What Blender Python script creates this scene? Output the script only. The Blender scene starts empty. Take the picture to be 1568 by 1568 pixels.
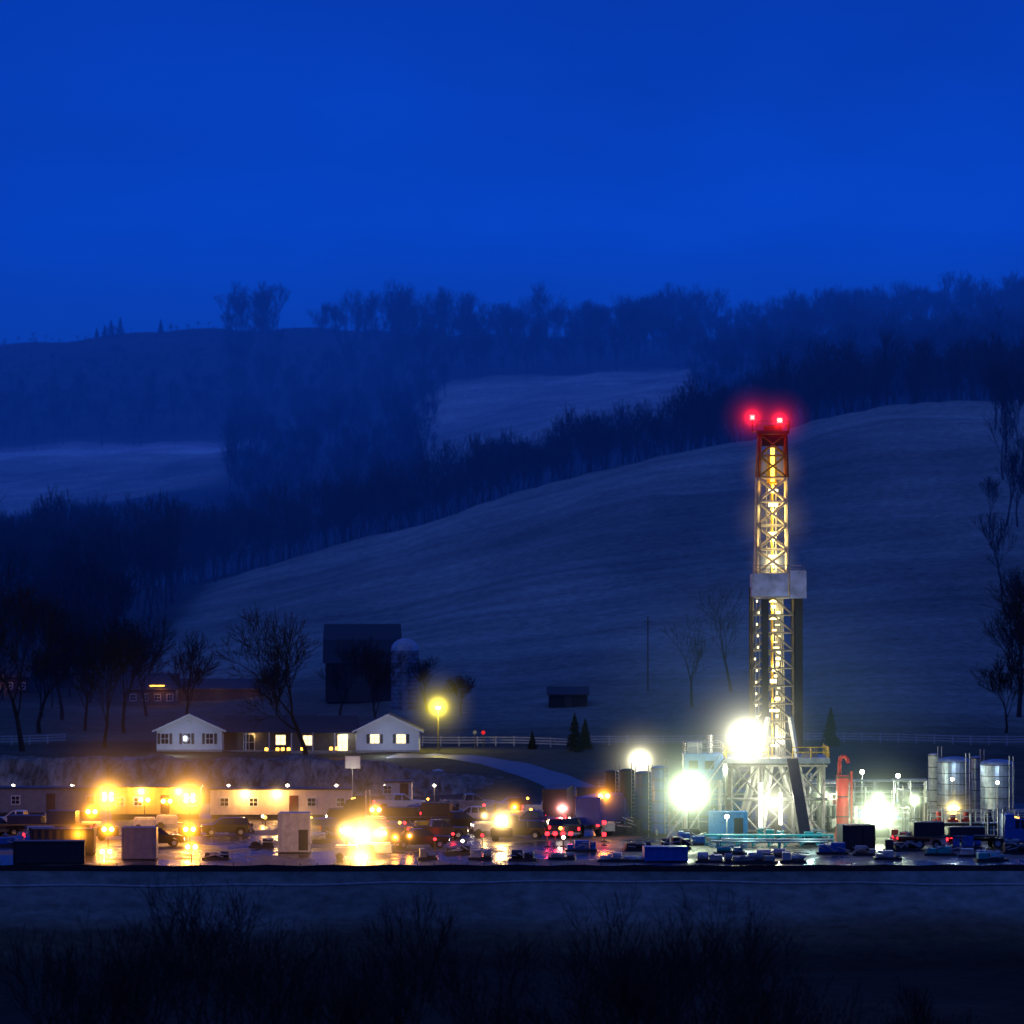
import bpy, math, random
import numpy as np
from mathutils import Vector, Matrix

random.seed(7)
rng = np.random.default_rng(11)
sc = bpy.context.scene
F = 7612.0      # focal length of the telephoto view, used only to turn survey bearings into metres
EYE = 30.0      # height of the viewpoint above the pad

def X(b, r):                 # lateral position (m) of bearing b at range r (m)
    return (b - 784.0) / F * r
def Z(e, r):                 # height (m) of elevation reading e at range r
    return EYE - (e - 823.0) / F * r

# ------------------------------------------------------------------ materials
def new_mat(name):
    m = bpy.data.materials.new(name); m.use_nodes = True
    nt = m.node_tree
    return m, nt, nt.nodes, nt.links

MATS = {}
def paint(name, col, rough=0.5, metal=0.0, var=0.25, scale=1.5, bump=0.0):
    if name in MATS: return MATS[name]
    m, nt, N, L = new_mat(name)
    b = N['Principled BSDF']
    tc = N.new('ShaderNodeTexCoord')
    n = N.new('ShaderNodeTexNoise'); n.inputs['Scale'].default_value = scale
    n.inputs['Detail'].default_value = 6; n.inputs['Roughness'].default_value = 0.65
    L.new(tc.outputs['Object'], n.inputs['Vector'])
    r = N.new('ShaderNodeValToRGB')
    r.color_ramp.elements[0].position = 0.3; r.color_ramp.elements[1].position = 0.7
    c = np.array(col)
    r.color_ramp.elements[0].color = (*(c * (1 - var)), 1)
    r.color_ramp.elements[1].color = (*np.minimum(c * (1 + var * 0.5), 1), 1)
    L.new(n.outputs['Fac'], r.inputs['Fac'])
    L.new(r.outputs['Color'], b.inputs['Base Color'])
    b.inputs['Roughness'].default_value = rough
    b.inputs['Metallic'].default_value = metal
    MATS[name] = m
    return m

def glow(name, col, s):
    if name in MATS: return MATS[name]
    m, nt, N, L = new_mat(name)
    N.remove(N['Principled BSDF'])
    e = N.new('ShaderNodeEmission'); e.inputs['Color'].default_value = (*col, 1); e.inputs['Strength'].default_value = s
    L.new(e.outputs[0], N['Material Output'].inputs['Surface'])
    MATS[name] = m
    return m

def halo_mat(name, col, R, a3, a12, a50):  # lamp glow put in as volume emission, fading outwards; nothing scatters light
    m, nt, N, L = new_mat(name)
    N.remove(N['Principled BSDF'])
    tc = N.new('ShaderNodeTexCoord')
    dot = N.new('ShaderNodeVectorMath'); dot.operation = 'DOT_PRODUCT'
    L.new(tc.outputs['Object'], dot.inputs[0]); L.new(tc.outputs['Object'], dot.inputs[1])
    sub = N.new('ShaderNodeMath'); sub.operation = 'SUBTRACT'; sub.use_clamp = True
    sub.inputs[0].default_value = 1.0
    L.new(dot.outputs['Value'], sub.inputs[1])
    acc = None
    for n, a in ((3, a3), (12, a12), (50, a50)):
        if a == 0: continue
        p = N.new('ShaderNodeMath'); p.operation = 'POWER'; p.inputs[1].default_value = n
        L.new(sub.outputs[0], p.inputs[0])
        q = N.new('ShaderNodeMath'); q.operation = 'MULTIPLY_ADD'
        q.inputs[1].default_value = a / (R * math.sqrt(math.pi / n))
        q.inputs[2].default_value = 0
        L.new(p.outputs[0], q.inputs[0])
        if acc: L.new(acc, q.inputs[2])
        acc = q.outputs[0]
    e = N.new('ShaderNodeEmission'); e.inputs['Color'].default_value = (*col, 1)
    L.new(acc, e.inputs['Strength'])
    L.new(e.outputs[0], N['Material Output'].inputs['Volume'])
    try: m.cycles.volume_step_rate = 0.6
    except Exception: pass
    return m

# ------------------------------------------------------------------ mesh builder
class MB:
    def __init__(s): s.V = []; s.Fc = []
    def add(s, vs, fs):
        o = len(s.V); s.V += [tuple(v) for v in vs]; s.Fc += [tuple(i + o for i in f) for f in fs]; return s
    def hexa(s, b, t):   # b,t = (x0,x1,y0,y1,z)
        x0, x1, y0, y1, z = b; a0, a1, b0, b1, w = t
        return s.add([(x0,y0,z),(x1,y0,z),(x1,y1,z),(x0,y1,z),(a0,b0,w),(a1,b0,w),(a1,b1,w),(a0,b1,w)],
              [(3,2,1,0),(4,5,6,7),(0,1,5,4),(1,2,6,5),(2,3,7,6),(3,0,4,7)])
    def box(s, x0, x1, y0, y1, z0, z1):
        return s.hexa((x0,x1,y0,y1,z0),(x0,x1,y0,y1,z1))
    def cyl(s, p0, p1, r0, r1=None, n=12, cap=True):
        r1 = r0 if r1 is None else r1
        p0 = Vector(p0); p1 = Vector(p1); d = (p1 - p0)
        if d.length < 1e-6: return s
        d.normalize()
        u = d.orthogonal().normalized(); v = d.cross(u)
        vs = []
        for p, r in ((p0, r0), (p1, r1)):
            for i in range(n):
                a = 2 * math.pi * (i + 0.5) / n
                vs.append(p + (u * math.cos(a) + v * math.sin(a)) * r)
        fs = [(i, (i + 1) % n, n + (i + 1) % n, n + i) for i in range(n)]
        if cap: fs += [tuple(range(n - 1, -1, -1)), tuple(range(n, 2 * n))]
        return s.add(vs, fs)
    def beam(s, p0, p1, r): return s.cyl(p0, p1, r * 1.2, n=4)
    def ext(s, prof, y0, y1):   # (x,z) profile extruded along y
        n = len(prof)
        vs = [(x, y0, z) for x, z in prof] + [(x, y1, z) for x, z in prof]
        fs = [tuple(range(n)), tuple(range(2 * n - 1, n - 1, -1))] + [((i + 1) % n, i, n + i, n + (i + 1) % n) for i in range(n)]
        return s.add(vs, fs)
    def dome(s, c, r, h, n=16, m=5):
        vs = []; fs = []
        for j in range(m):
            a = math.pi / 2 * j / m
            for i in range(n):
                t = 2 * math.pi * i / n
                vs.append((c[0] + r * math.cos(a) * math.cos(t), c[1] + r * math.cos(a) * math.sin(t), c[2] + h * math.sin(a)))
        vs.append((c[0], c[1], c[2] + h))
        for j in range(m - 1):
            for i in range(n):
                fs.append((j*n+i, j*n+(i+1)%n, (j+1)*n+(i+1)%n, (j+1)*n+i))
        for i in range(n): fs.append(((m-1)*n+i, (m-1)*n+(i+1)%n, m*n))
        return s.add(vs, fs)
    def rail(s, pts, h=1.1, r=0.035, step=1.5):
        for a, b in zip(pts[:-1], pts[1:]):
            a = Vector(a); b = Vector(b); L = (b - a).length; k = max(1, round(L / step))
            for i in range(k + 1):
                p = a.lerp(b, i / k); s.beam(p, p + Vector((0, 0, h)), r)
            for hh in (h, h * 0.55):
                s.beam(a + Vector((0, 0, hh)), b + Vector((0, 0, hh)), r)
        return s

def link_mesh(name, V, Fc, mat, parent=None, bevel=0, smooth=False):
    me = bpy.data.meshes.new(name); me.from_pydata(V, [], Fc); me.update()
    ob = bpy.data.objects.new(name, me); sc.collection.objects.link(ob)
    if mat: me.materials.append(mat)
    if parent: ob.parent = parent
    if smooth:
        me.polygons.foreach_set('use_smooth', [True] * len(me.polygons))
    if bevel:
        md = ob.modifiers.new('bevel', 'BEVEL'); md.width = bevel; md.segments = 2; md.limit_method = 'ANGLE'
    return ob

def part(parent, name, mb, mat, bevel=0, smooth=False):
    return link_mesh(name, mb.V, mb.Fc, mat, parent, bevel, smooth)

def group(name, x, y, z, rz=0):
    e = bpy.data.objects.new(name, None); sc.collection.objects.link(e)
    e.location = (x, y, z); e.rotation_euler = (0, 0, math.radians(rz)); e.empty_display_size = 1
    return e

def light(parent, x, y, z, col, power, radius=0.25, name='bulb'):
    l = bpy.data.lights.new(name, 'POINT'); l.energy = power; l.color = col; l.shadow_soft_size = radius
    o = bpy.data.objects.new(name, l); sc.collection.objects.link(o)
    o.parent = parent; o.location = (x, y, z); return o

ICO = None
def halo(parent, x, y, z, R, col, a3=0.12, a12=.6, a50=4):
    """glow halo painted around a lamp as an emission-only sphere"""
    global ICO
    import bmesh
    if ICO is None:
        bm = bmesh.new(); bmesh.ops.create_icosphere(bm, subdivisions=3, radius=1.02)
        ICO = bpy.data.meshes.new('halo_ball'); bm.to_mesh(ICO); bm.free()
    me = ICO.copy(); me.materials.clear()
    me.materials.append(halo_mat('halo_glow', col, R, a3, a12, a50))
    o = bpy.data.objects.new('lamp_halo', me); sc.collection.objects.link(o)
    o.parent = parent; o.location = (x, y, z); o.scale = (R, R, R); return o

def segs_mesh(name, segs, sides, mat):
    A = np.array(segs, dtype=float)
    P0 = A[:, 0:3]; P1 = A[:, 3:6]; R0 = A[:, 6]; R1 = A[:, 7]
    D = P1 - P0; D /= np.linalg.norm(D, axis=1, keepdims=True) + 1e-9
    ref = np.where(np.abs(D[:, 2:3]) > 0.9, np.array([[1., 0, 0]]), np.array([[0, 0, 1.]]))
    U = np.cross(D, ref); U /= np.linalg.norm(U, axis=1, keepdims=True) + 1e-9
    W = np.cross(D, U)
    n = len(A); vs = np.zeros((n, 2 * sides, 3))
    for i in range(sides):
        a = 2 * math.pi * i / sides
        o = U * math.cos(a) + W * math.sin(a)
        vs[:, i] = P0 + o * R0[:, None]; vs[:, sides + i] = P1 + o * R1[:, None]
    base = (np.arange(n) * 2 * sides)[:, None]
    fs = []
    for i in range(sides):
        j = (i + 1) % sides
        fs.append(base + np.array([[i, j, sides + j, sides + i]]))
    fs = np.concatenate(fs, 0)
    me = bpy.data.meshes.new(name)
    me.from_pydata(vs.reshape(-1, 3).tolist(), [], fs.tolist()); me.update()
    me.materials.append(mat)
    return me

def grow_tree(seed, h, levels=4, k=3, rmin=0.02, trunk=0.3, spread=0.6, r0=None, up=0.25):
    R = random.Random(seed); segs = []
    r0 = r0 or h * 0.018
    def rec(p, d, L, r, lev):
        nseg = 3 if lev == levels else 2
        for i in range(nseg):
            dd = Vector((R.gauss(0, .10), R.gauss(0, .10), R.gauss(0, .06) + up * 0.15)) + d
            dd.normalize(); q = p + dd * (L / nseg)
            r1 = max(r * 0.82, rmin)
            segs.append((*p, *q, r, r1)); p = q; r = r1; d = dd
            if lev > 0 and i < nseg - 1 and (lev < levels or i > 0):
                side(p, d, L * R.uniform(.5, .8), max(r * .5, rmin), lev - 1)
        if lev > 0:
            a0 = R.uniform(0, 6.28)
            for c in range(k):
                side(p, d, L * R.uniform(.6, .85), max(r * (.75 if c == 0 else .55), rmin), lev - 1, .5 if c == 0 else 1, a0 + c * 6.28 / k)
    def side(p, d, L, r, lev, s=1.0, a=None):
        a = R.uniform(0, 2 * math.pi) if a is None else a + R.uniform(-.4, .4); u = d.orthogonal().normalized(); v = d.cross(u)
        o = (u * math.cos(a) + v * math.sin(a)) * spread * s * R.uniform(.7, 1.4)
        nd = (d + o + Vector((0, 0, up))).normalized()
        rec(p, nd, L, r, lev)
    rec(Vector((0, 0, -0.3)), Vector((0, 0, 1)), h * trunk, r0, levels)
    mz = max(s[5] for s in segs); f = h / mz
    return [(a*f, b*f, c*f, d*f, e*f, g*f, r, q) for a, b, c, d, e, g, r, q in segs]

def conifer_segs(seed, h):
    R = random.Random(seed); segs = [(0, 0, -0.2, 0, 0, h, h * .02, .01)]
    z = h * .06
    while z < h * .98:
        rad = h * .26 * (1 - z / h) ** .85
        for i in range(14):
            a = R.uniform(0, 6.28); L = rad * R.uniform(.6, 1.15)
            x, y = math.cos(a) * L, math.sin(a) * L
            zz = z + R.uniform(-.1, .1)
            segs.append((0, 0, zz, x, y, zz - L * .25 + R.uniform(-.05, .1), .06, .015))
            for j in range(4):
                t = R.uniform(.3, 1); b = a + R.uniform(-.9, .9)
                segs.append((x * t, y * t, zz - L * t * .25, x * t + math.cos(b) * L * .35, y * t + math.sin(b) * L * .35, zz - L * t * .25 - R.uniform(0, .25), .07, .01))
        z += h * .035
    return segs

# ------------------------------------------------------------------ world
w = bpy.data.worlds.new('World'); sc.world = w; w.use_nodes = True
N = w.node_tree.nodes; L = w.node_tree.links
bg = N['Background']
tc = N.new('ShaderNodeTexCoord'); sep = N.new('ShaderNodeSeparateXYZ')
L.new(tc.outputs['Generated'], sep.inputs[0])
ramp = N.new('ShaderNodeValToRGB')
L.new(sep.outputs['Z'], ramp.inputs['Fac'])
cr = ramp.color_ramp
stops = [(0.0, (0.002, .008, .05)), (0.035, (0.001, .014, .09)), (0.062, (0.0, .026, .24)),
         (0.085, (0.0, .021, .20)), (0.118, (0.0, .011, .12)), (0.3, (0.016, .055, .35)), (1.0, (.035, .075, .36))]
cr.elements[0].position = stops[0][0]; cr.elements[0].color = (*stops[0][1], 1)
cr.elements[1].position = stops[-1][0]; cr.elements[1].color = (*stops[-1][1], 1)
for p, c in stops[1:-1]:
    e = cr.elements.new(p); e.color = (*c, 1)
nz = N.new('ShaderNodeTexNoise'); nz.inputs['Scale'].default_value = 14; nz.inputs['Detail'].default_value = 5
mp = N.new('ShaderNodeMapping'); mp.inputs['Scale'].default_value = (1, 1, 2.5)
L.new(tc.outputs['Generated'], mp.inputs[0]); L.new(mp.outputs[0], nz.inputs['Vector'])
mr = N.new('ShaderNodeMapRange'); mr.inputs['From Min'].default_value = .3; mr.inputs['From Max'].default_value = .7
mr.inputs['To Min'].default_value = .8; mr.inputs['To Max'].default_value = 1.2
L.new(nz.outputs['Fac'], mr.inputs[0])
vm = N.new('ShaderNodeVectorMath'); vm.operation = 'SCALE'
L.new(ramp.outputs['Color'], vm.inputs[0]); L.new(mr.outputs[0], vm.inputs['Scale'])
L.new(vm.outputs[0], bg.inputs['Color']); bg.inputs['Strength'].default_value = 1.0

sl = bpy.data.lights.new('afterglow_sun', 'SUN'); sl.energy = 0.05; sl.angle = math.radians(20); sl.color = (.5, .6, 1)
so = bpy.data.objects.new('afterglow_sun', sl); sc.collection.objects.link(so)
so.rotation_euler = (math.radians(60), 0, math.radians(-40))

# ------------------------------------------------------------------ terrain
ridge_b = [-900, -200, 0, 200, 300, 400, 500, 620, 700, 800, 900, 1000, 1150, 1250, 1350, 1480, 1568, 2000, 3000]
ridge_e = [900, 885, 890, 905, 895, 868, 843, 812, 786, 755, 724, 700, 680, 642, 624, 614, 612, 600, 620]
def rows(tab, b): return np.interp(b, tab[0], tab[1])
T1700 = ([-900, -200, 0, 350, 600, 700, 850, 1050, 1300, 1568, 2600], [800, 795, 790, 728, 700, 684, 645, 612, 585, 560, 560])
T2000 = ([-900, -200, 0, 350, 600, 690, 1050, 1568, 2600], [705, 700, 694, 686, 640, 585, 566, 545, 545])
T2400 = ([-900, -200, 0, 100, 200, 340, 500, 700, 900, 1100, 1250, 1400, 1568, 2600], [560, 545, 530, 520, 509, 502, 503, 512, 520, 520, 512, 494, 488, 480])
def H(x, y):
    x = np.asarray(x, float); y = np.asarray(y, float)
    yy = np.maximum(y, 300); b = 784 + F * x / yy
    znear = np.interp(y, [-200, 0, 60, 200, 300, 380, 425, 440, 446.5, 560, 600, 640, 662],
                      [34, 28.2, 22, 4, -7, -9, -7, -3, 0, 0, 1.4, 2.5, 2.6])
    zr = EYE - (rows((ridge_b, ridge_e), b) - 823) / F * 1150
    t = np.clip((y - 662) / (1150 - 662), 0, 1)
    f = .7 * (3 * t**2 - 2 * t**3) + .3 * t
    zh = 2.6 + (zr - 2.6) * f
    z17 = EYE - (rows(T1700, b) - 823) / F * 1700
    z20 = EYE - (rows(T2000, b) - 823) / F * 2000
    z24 = EYE - (rows(T2400, b) - 823) / F * 2400
    def seg(z0, z1, y0, y1):
        s = np.clip((y - y0) / (y1 - y0), 0, 1); return z0 + (z1 - z0) * s
    z = np.where(y < 662, znear, zh)
    z = np.where(y > 1150, seg(zr, zr - 3, 1150, 1350), z)
    z = np.where(y > 1350, seg(zr - 3, z17, 1350, 1700), z)
    z = np.where(y > 1700, seg(z17, z20, 1700, 2000), z)
    z = np.where(y > 2000, seg(z20, z24, 2000, 2400), z)
    z = np.where(y > 2400, seg(z24, z24 - 15, 2400, 2700), z)
    z = np.where(y > 2700, seg(z24 - 15, 60, 2700, 6000), z)
    amp = np.interp(y, [0, 420, 449, 558, 600, 700, 1000, 2400], [.4, .3, 0, 0, .12, .35, .8, 1.2])
    z = z + amp * (np.sin(x * .11 + y * .043) * np.sin(y * .071 - x * .03) + .4 * np.sin(x * .37 + 1.3) * np.sin(y * .29))
    return z
def Hs(x, y): return float(H(x, y))

def ycoords():
    out = list(np.arange(-150, 400, 12)) + list(np.arange(400, 450, 1.5)) + [446.5] + list(np.arange(450, 560, 6)) + list(np.arange(560, 680, 2.5))
    out += list(np.arange(680, 1200, 7)) + list(np.arange(1200, 2500, 14)) + list(np.arange(2500, 6100, 150))
    return np.array(sorted(set(out)))
ys = ycoords(); s = np.linspace(-1, 1, 521); s = np.sign(s) * np.abs(s) ** 1.4
YY, SS = np.meshgrid(ys, s, indexing='ij'); XX = SS * (260 + .32 * np.maximum(YY, 0))
ZZ = H(XX, YY)
nr, nc = XX.shape
V = np.stack([XX, YY, ZZ], -1).reshape(-1, 3)
idx = np.arange(nr * nc).reshape(nr, nc)
Fc = np.stack([idx[:-1, :-1], idx[:-1, 1:], idx[1:, 1:], idx[1:, :-1]], -1).reshape(-1, 4)
me = bpy.data.meshes.new('ground'); me.from_pydata(V.tolist(), [], Fc.tolist()); me.update()
me.polygons.foreach_set('use_smooth', [True] * len(me.polygons))
B = 784 + F * XX / np.maximum(YY, 300)
cov = np.zeros((nr, nc, 4)); cov[..., 3] = 1
def setc(mask, c): cov[mask, 0], cov[mask, 1], cov[mask, 2] = c
W1 = 1.6 * np.sin(XX * .05) + .9 * np.sin(XX * .17 + 2)
setc(YY > -1000, (.022, .024, .018))
setc((YY > 429 + W1), (.08, .07, .045))
setc((YY > 437 + W1 * .5) & (YY < 448), (.13, .14, .12))
setc((YY > 442) & (YY < 445), (.20, .22, .2))
setc((YY > 439 + W1) & (YY < 448) & (B > 1340), (.18, .22, .2))
setc((YY >= 448) & (YY < 575), (.07, .065, .06))
setc((YY >= 575) & (YY < 664), (.08, .08, .055))
setc((YY >= 664) & (YY < 1158), (.19, .205, .165))
setc((YY >= 664) & (YY < 800) & (B < 600), (.12, .10, .075))
setc((YY >= 664) & (YY < 700), (.12, .12, .09))
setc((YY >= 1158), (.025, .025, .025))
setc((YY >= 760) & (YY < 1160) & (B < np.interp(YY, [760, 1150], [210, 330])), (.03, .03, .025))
setc((YY >= 1560) & (YY < 2003) & (B > 640) & (B < 1062), (.24, .25, .2))
setc((YY >= 1690) & (YY < 1975) & (B < 345), (.19, .20, .16))
setc((YY >= 1980) & (YY < 2005) & (B < 400 + 30 * np.sin(XX * .02)), (.45, .47, .45))
far = (YY > 600) | (YY < 446)
for _ in range(4):      # soften the borders between the crops
    c2 = cov.copy()
    c2[1:-1, 1:-1] = (cov[1:-1, 1:-1] * 2 + cov[:-2, 1:-1] + cov[2:, 1:-1] + cov[1:-1, :-2] + cov[1:-1, 2:]) / 6
    cov = np.where(far[..., None], c2, cov)
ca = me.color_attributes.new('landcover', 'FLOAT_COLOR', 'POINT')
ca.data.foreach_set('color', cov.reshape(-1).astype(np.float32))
m, nt, N, L = new_mat('ground')
b = N['Principled BSDF']; b.inputs['Roughness'].default_value = .95
b.inputs['Specular IOR Level'].default_value = .1
at = N.new('ShaderNodeAttribute'); at.attribute_name = 'landcover'
tcn = N.new('ShaderNodeTexCoord')
def gnoise(sc3, scale, lo, hi, det=7, rg=.6):
    mp = N.new('ShaderNodeMapping'); mp.inputs['Scale'].default_value = sc3; mp.inputs['Rotation'].default_value = (0, 0, .12)
    L.new(tcn.outputs['Object'], mp.inputs[0])
    n = N.new('ShaderNodeTexNoise'); n.inputs['Scale'].default_value = scale; n.inputs['Detail'].default_value = det; n.inputs['Roughness'].default_value = rg
    L.new(mp.outputs[0], n.inputs['Vector'])
    a = N.new('ShaderNodeMapRange'); a.inputs[1].default_value = .3; a.inputs[2].default_value = .7; a.inputs[3].default_value = lo; a.inputs[4].default_value = hi
    L.new(n.outputs['Fac'], a.inputs[0]); return n, a.outputs[0]
n1, o1 = gnoise((1, .35, 1), .022, .6, 1.4)
n2, o2 = gnoise((1, 1, 1), .6, .6, 1.4, 6, .7)
n3, o3 = gnoise((.05, 1, .05), .09, .72, 1.28, 4, .6)
mu = N.new('ShaderNodeMath'); mu.operation = 'MULTIPLY'; L.new(o1, mu.inputs[0]); L.new(o2, mu.inputs[1])
mu2 = N.new('ShaderNodeMath'); mu2.operation = 'MULTIPLY'; L.new(mu.outputs[0], mu2.inputs[0]); L.new(o3, mu2.inputs[1])
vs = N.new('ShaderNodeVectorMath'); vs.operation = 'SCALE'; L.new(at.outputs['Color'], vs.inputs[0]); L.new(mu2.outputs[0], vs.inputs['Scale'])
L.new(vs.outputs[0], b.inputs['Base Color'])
bp = N.new('ShaderNodeBump'); bp.inputs['Strength'].default_value = .6; bp.inputs['Distance'].default_value = .3
L.new(n2.outputs['Fac'], bp.inputs['Height']); L.new(bp.outputs['Normal'], b.inputs['Normal'])
me.materials.append(m)
g = bpy.data.objects.new('ground', me); sc.collection.objects.link(g)

# wet gravel pad
m, nt, N, L = new_mat('wet_gravel')
b = N['Principled BSDF']
tcn = N.new('ShaderNodeTexCoord')
n1 = N.new('ShaderNodeTexNoise'); n1.inputs['Scale'].default_value = .16; n1.inputs['Detail'].default_value = 5
mp = N.new('ShaderNodeMapping'); mp.inputs['Scale'].default_value = (1, .5, 1)
L.new(tcn.outputs['Object'], mp.inputs[0]); L.new(mp.outputs[0], n1.inputs['Vector'])
n2 = N.new('ShaderNodeTexNoise'); n2.inputs['Scale'].default_value = 2.5; n2.inputs['Detail'].default_value = 8; n2.inputs['Roughness'].default_value = .75
L.new(tcn.outputs['Object'], n2.inputs['Vector'])
wet = N.new('ShaderNodeMapRange'); wet.inputs[1].default_value = .44; wet.inputs[2].default_value = .54; wet.inputs[3].default_value = 0; wet.inputs[4].default_value = 1
L.new(n1.outputs['Fac'], wet.inputs[0])
ro = N.new('ShaderNodeMapRange'); ro.inputs[3].default_value = .65; ro.inputs[4].default_value = .2
L.new(wet.outputs[0], ro.inputs[0]); L.new(ro.outputs[0], b.inputs['Roughness'])
cm = N.new('ShaderNodeValToRGB'); cm.color_ramp.elements[0].color = (.03, .026, .024, 1); cm.color_ramp.elements[1].color = (.11, .095, .085, 1)
L.new(n2.outputs['Fac'], cm.inputs[0])
mx = N.new('ShaderNodeMix'); mx.data_type = 'RGBA'; L.new(wet.outputs[0], mx.inputs[0]); L.new(cm.outputs[0], mx.inputs[6]); mx.inputs[7].default_value = (.022, .02, .018, 1)
L.new(mx.outputs[2], b.inputs['Base Color'])
bp = N.new('ShaderNodeBump'); bp.inputs['Distance'].default_value = .06
bs = N.new('ShaderNodeMapRange'); bs.inputs[3].default_value = .7; bs.inputs[4].default_value = .2
L.new(wet.outputs[0], bs.inputs[0]); L.new(bs.outputs[0], bp.inputs['Strength'])
L.new(n2.outputs['Fac'], bp.inputs['Height']); L.new(bp.outputs['Normal'], b.inputs['Normal'])
WET = m
pm = MB(); pm.add([(-130, 447.5, .02), (130, 447.5, .02), (130, 562, .02), (-130, 562, .02)], [(0, 1, 2, 3)])
part(None, 'gravel_pad', pm, WET)

# earth mound (spoil bank)
mx_, my_ = np.meshgrid(np.arange(-120, 4, .6), np.arange(562, 604, .6), indexing='xy')
top = np.interp(mx_, [-120, -24, -15, -8, -3, 3], [4.1, 4.0, 3.6, 2.2, .9, -.3]) + .12 * np.sin(mx_ * .71) + .1 * np.sin(mx_ * .23 + 1)
yc = 584 + np.sin(mx_ * .09) * 1.2
prof = np.clip(1 - np.abs(my_ - yc) / (14 + np.sin(mx_ * .4) * .6 + .5 * np.sin(mx_ * 1.1)), -.1, 1)
prof = np.minimum(prof * 1.3, 1)
sk = mx_ + .35 * my_
irr = np.sin(sk * .83) + .7 * np.sin(sk * 1.71 + 1.2) + .5 * np.sin(sk * 2.9 + .7) + .4 * np.sin(mx_ * .31)
gul = .14 * irr * np.clip(prof * (1.25 - prof) * 3, 0, 1)
mz = top * prof - gul + .25 * np.sin(mx_ * .33) * np.sin(my_ * .21) + rng.normal(0, .05, mx_.shape)
gz = H(mx_, my_)
mz = np.maximum(mz, -.2) + np.where(my_ > 584, gz * (1 - prof) - .15 * (prof < .05), 0)
mz = np.where(prof <= 0.0, gz - .3, mz)
V = np.stack([mx_, my_, mz], -1).reshape(-1, 3); nr, nc = mx_.shape
idx = np.arange(nr * nc).reshape(nr, nc)
Fc = np.stack([idx[:-1, :-1], idx[:-1, 1:], idx[1:, 1:], idx[1:, :-1]], -1).reshape(-1, 4)
m, nt, N, L = new_mat('spoil_earth')
b = N['Principled BSDF']; b.inputs['Roughness'].default_value = .95; b.inputs['Specular IOR Level'].default_value = .1
tcn = N.new('ShaderNodeTexCoord'); mp = N.new('ShaderNodeMapping'); mp.inputs['Scale'].default_value = (.8, .16, .3); mp.inputs['Rotation'].default_value = (0, 0, .3)
L.new(tcn.outputs['Object'], mp.inputs[0])
n1 = N.new('ShaderNodeTexNoise'); n1.inputs['Scale'].default_value = 1.1; n1.inputs['Detail'].default_value = 8; n1.inputs['Roughness'].default_value = .7; n1.inputs['Distortion'].default_value = .6
L.new(mp.outputs[0], n1.inputs['Vector'])
cr = N.new('ShaderNodeValToRGB'); cr.color_ramp.elements[0].position = .38; cr.color_ramp.elements[1].position = .68
cr.color_ramp.elements[0].color = (.09, .065, .045, 1); cr.color_ramp.elements[1].color = (.45, .37, .28, 1)
L.new(n1.outputs['Fac'], cr.inputs[0]); L.new(cr.outputs[0], b.inputs['Base Color'])
bp = N.new('ShaderNodeBump'); bp.inputs['Strength'].default_value = .9; bp.inputs['Distance'].default_value = .3
L.new(n1.outputs['Fac'], bp.inputs['Height']); L.new(bp.outputs['Normal'], b.inputs['Normal'])
link_mesh('earth_mound', V.tolist(), Fc.tolist(), m, smooth=True)

# look of haze over the far hills, painted as blue volume emission
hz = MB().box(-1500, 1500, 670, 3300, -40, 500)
m, nt, N, L = new_mat('haze_glow'); N.remove(N['Principled BSDF'])
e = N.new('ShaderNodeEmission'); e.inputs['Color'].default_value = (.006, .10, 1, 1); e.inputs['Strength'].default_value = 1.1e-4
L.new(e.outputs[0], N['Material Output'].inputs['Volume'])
part(None, 'haze_glow', hz, m)

# ------------------------------------------------------------------ trees
bark = paint('bark', (.03, .026, .022), .95)
barkf = paint('far_bark', (.022, .022, .024), .95, var=.1)
barkn = paint('dark_bark', (.014, .013, .012), .95, var=.1)
needle = paint('conifer_needles', (.02, .035, .025), .9)

treecol = bpy.data.collections.new('bare_tree_kinds')
for i in range(7):
    sg = grow_tree(100 + i, 14 + (i % 4) * 2, levels=4, k=3, rmin=.04, trunk=.2, spread=.42 + .1 * (i % 3), up=.35)
    o = bpy.data.objects.new('bare_tree_kind', segs_mesh('bare_tree_kind', sg, 3, barkf)); treecol.objects.link(o)

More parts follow.
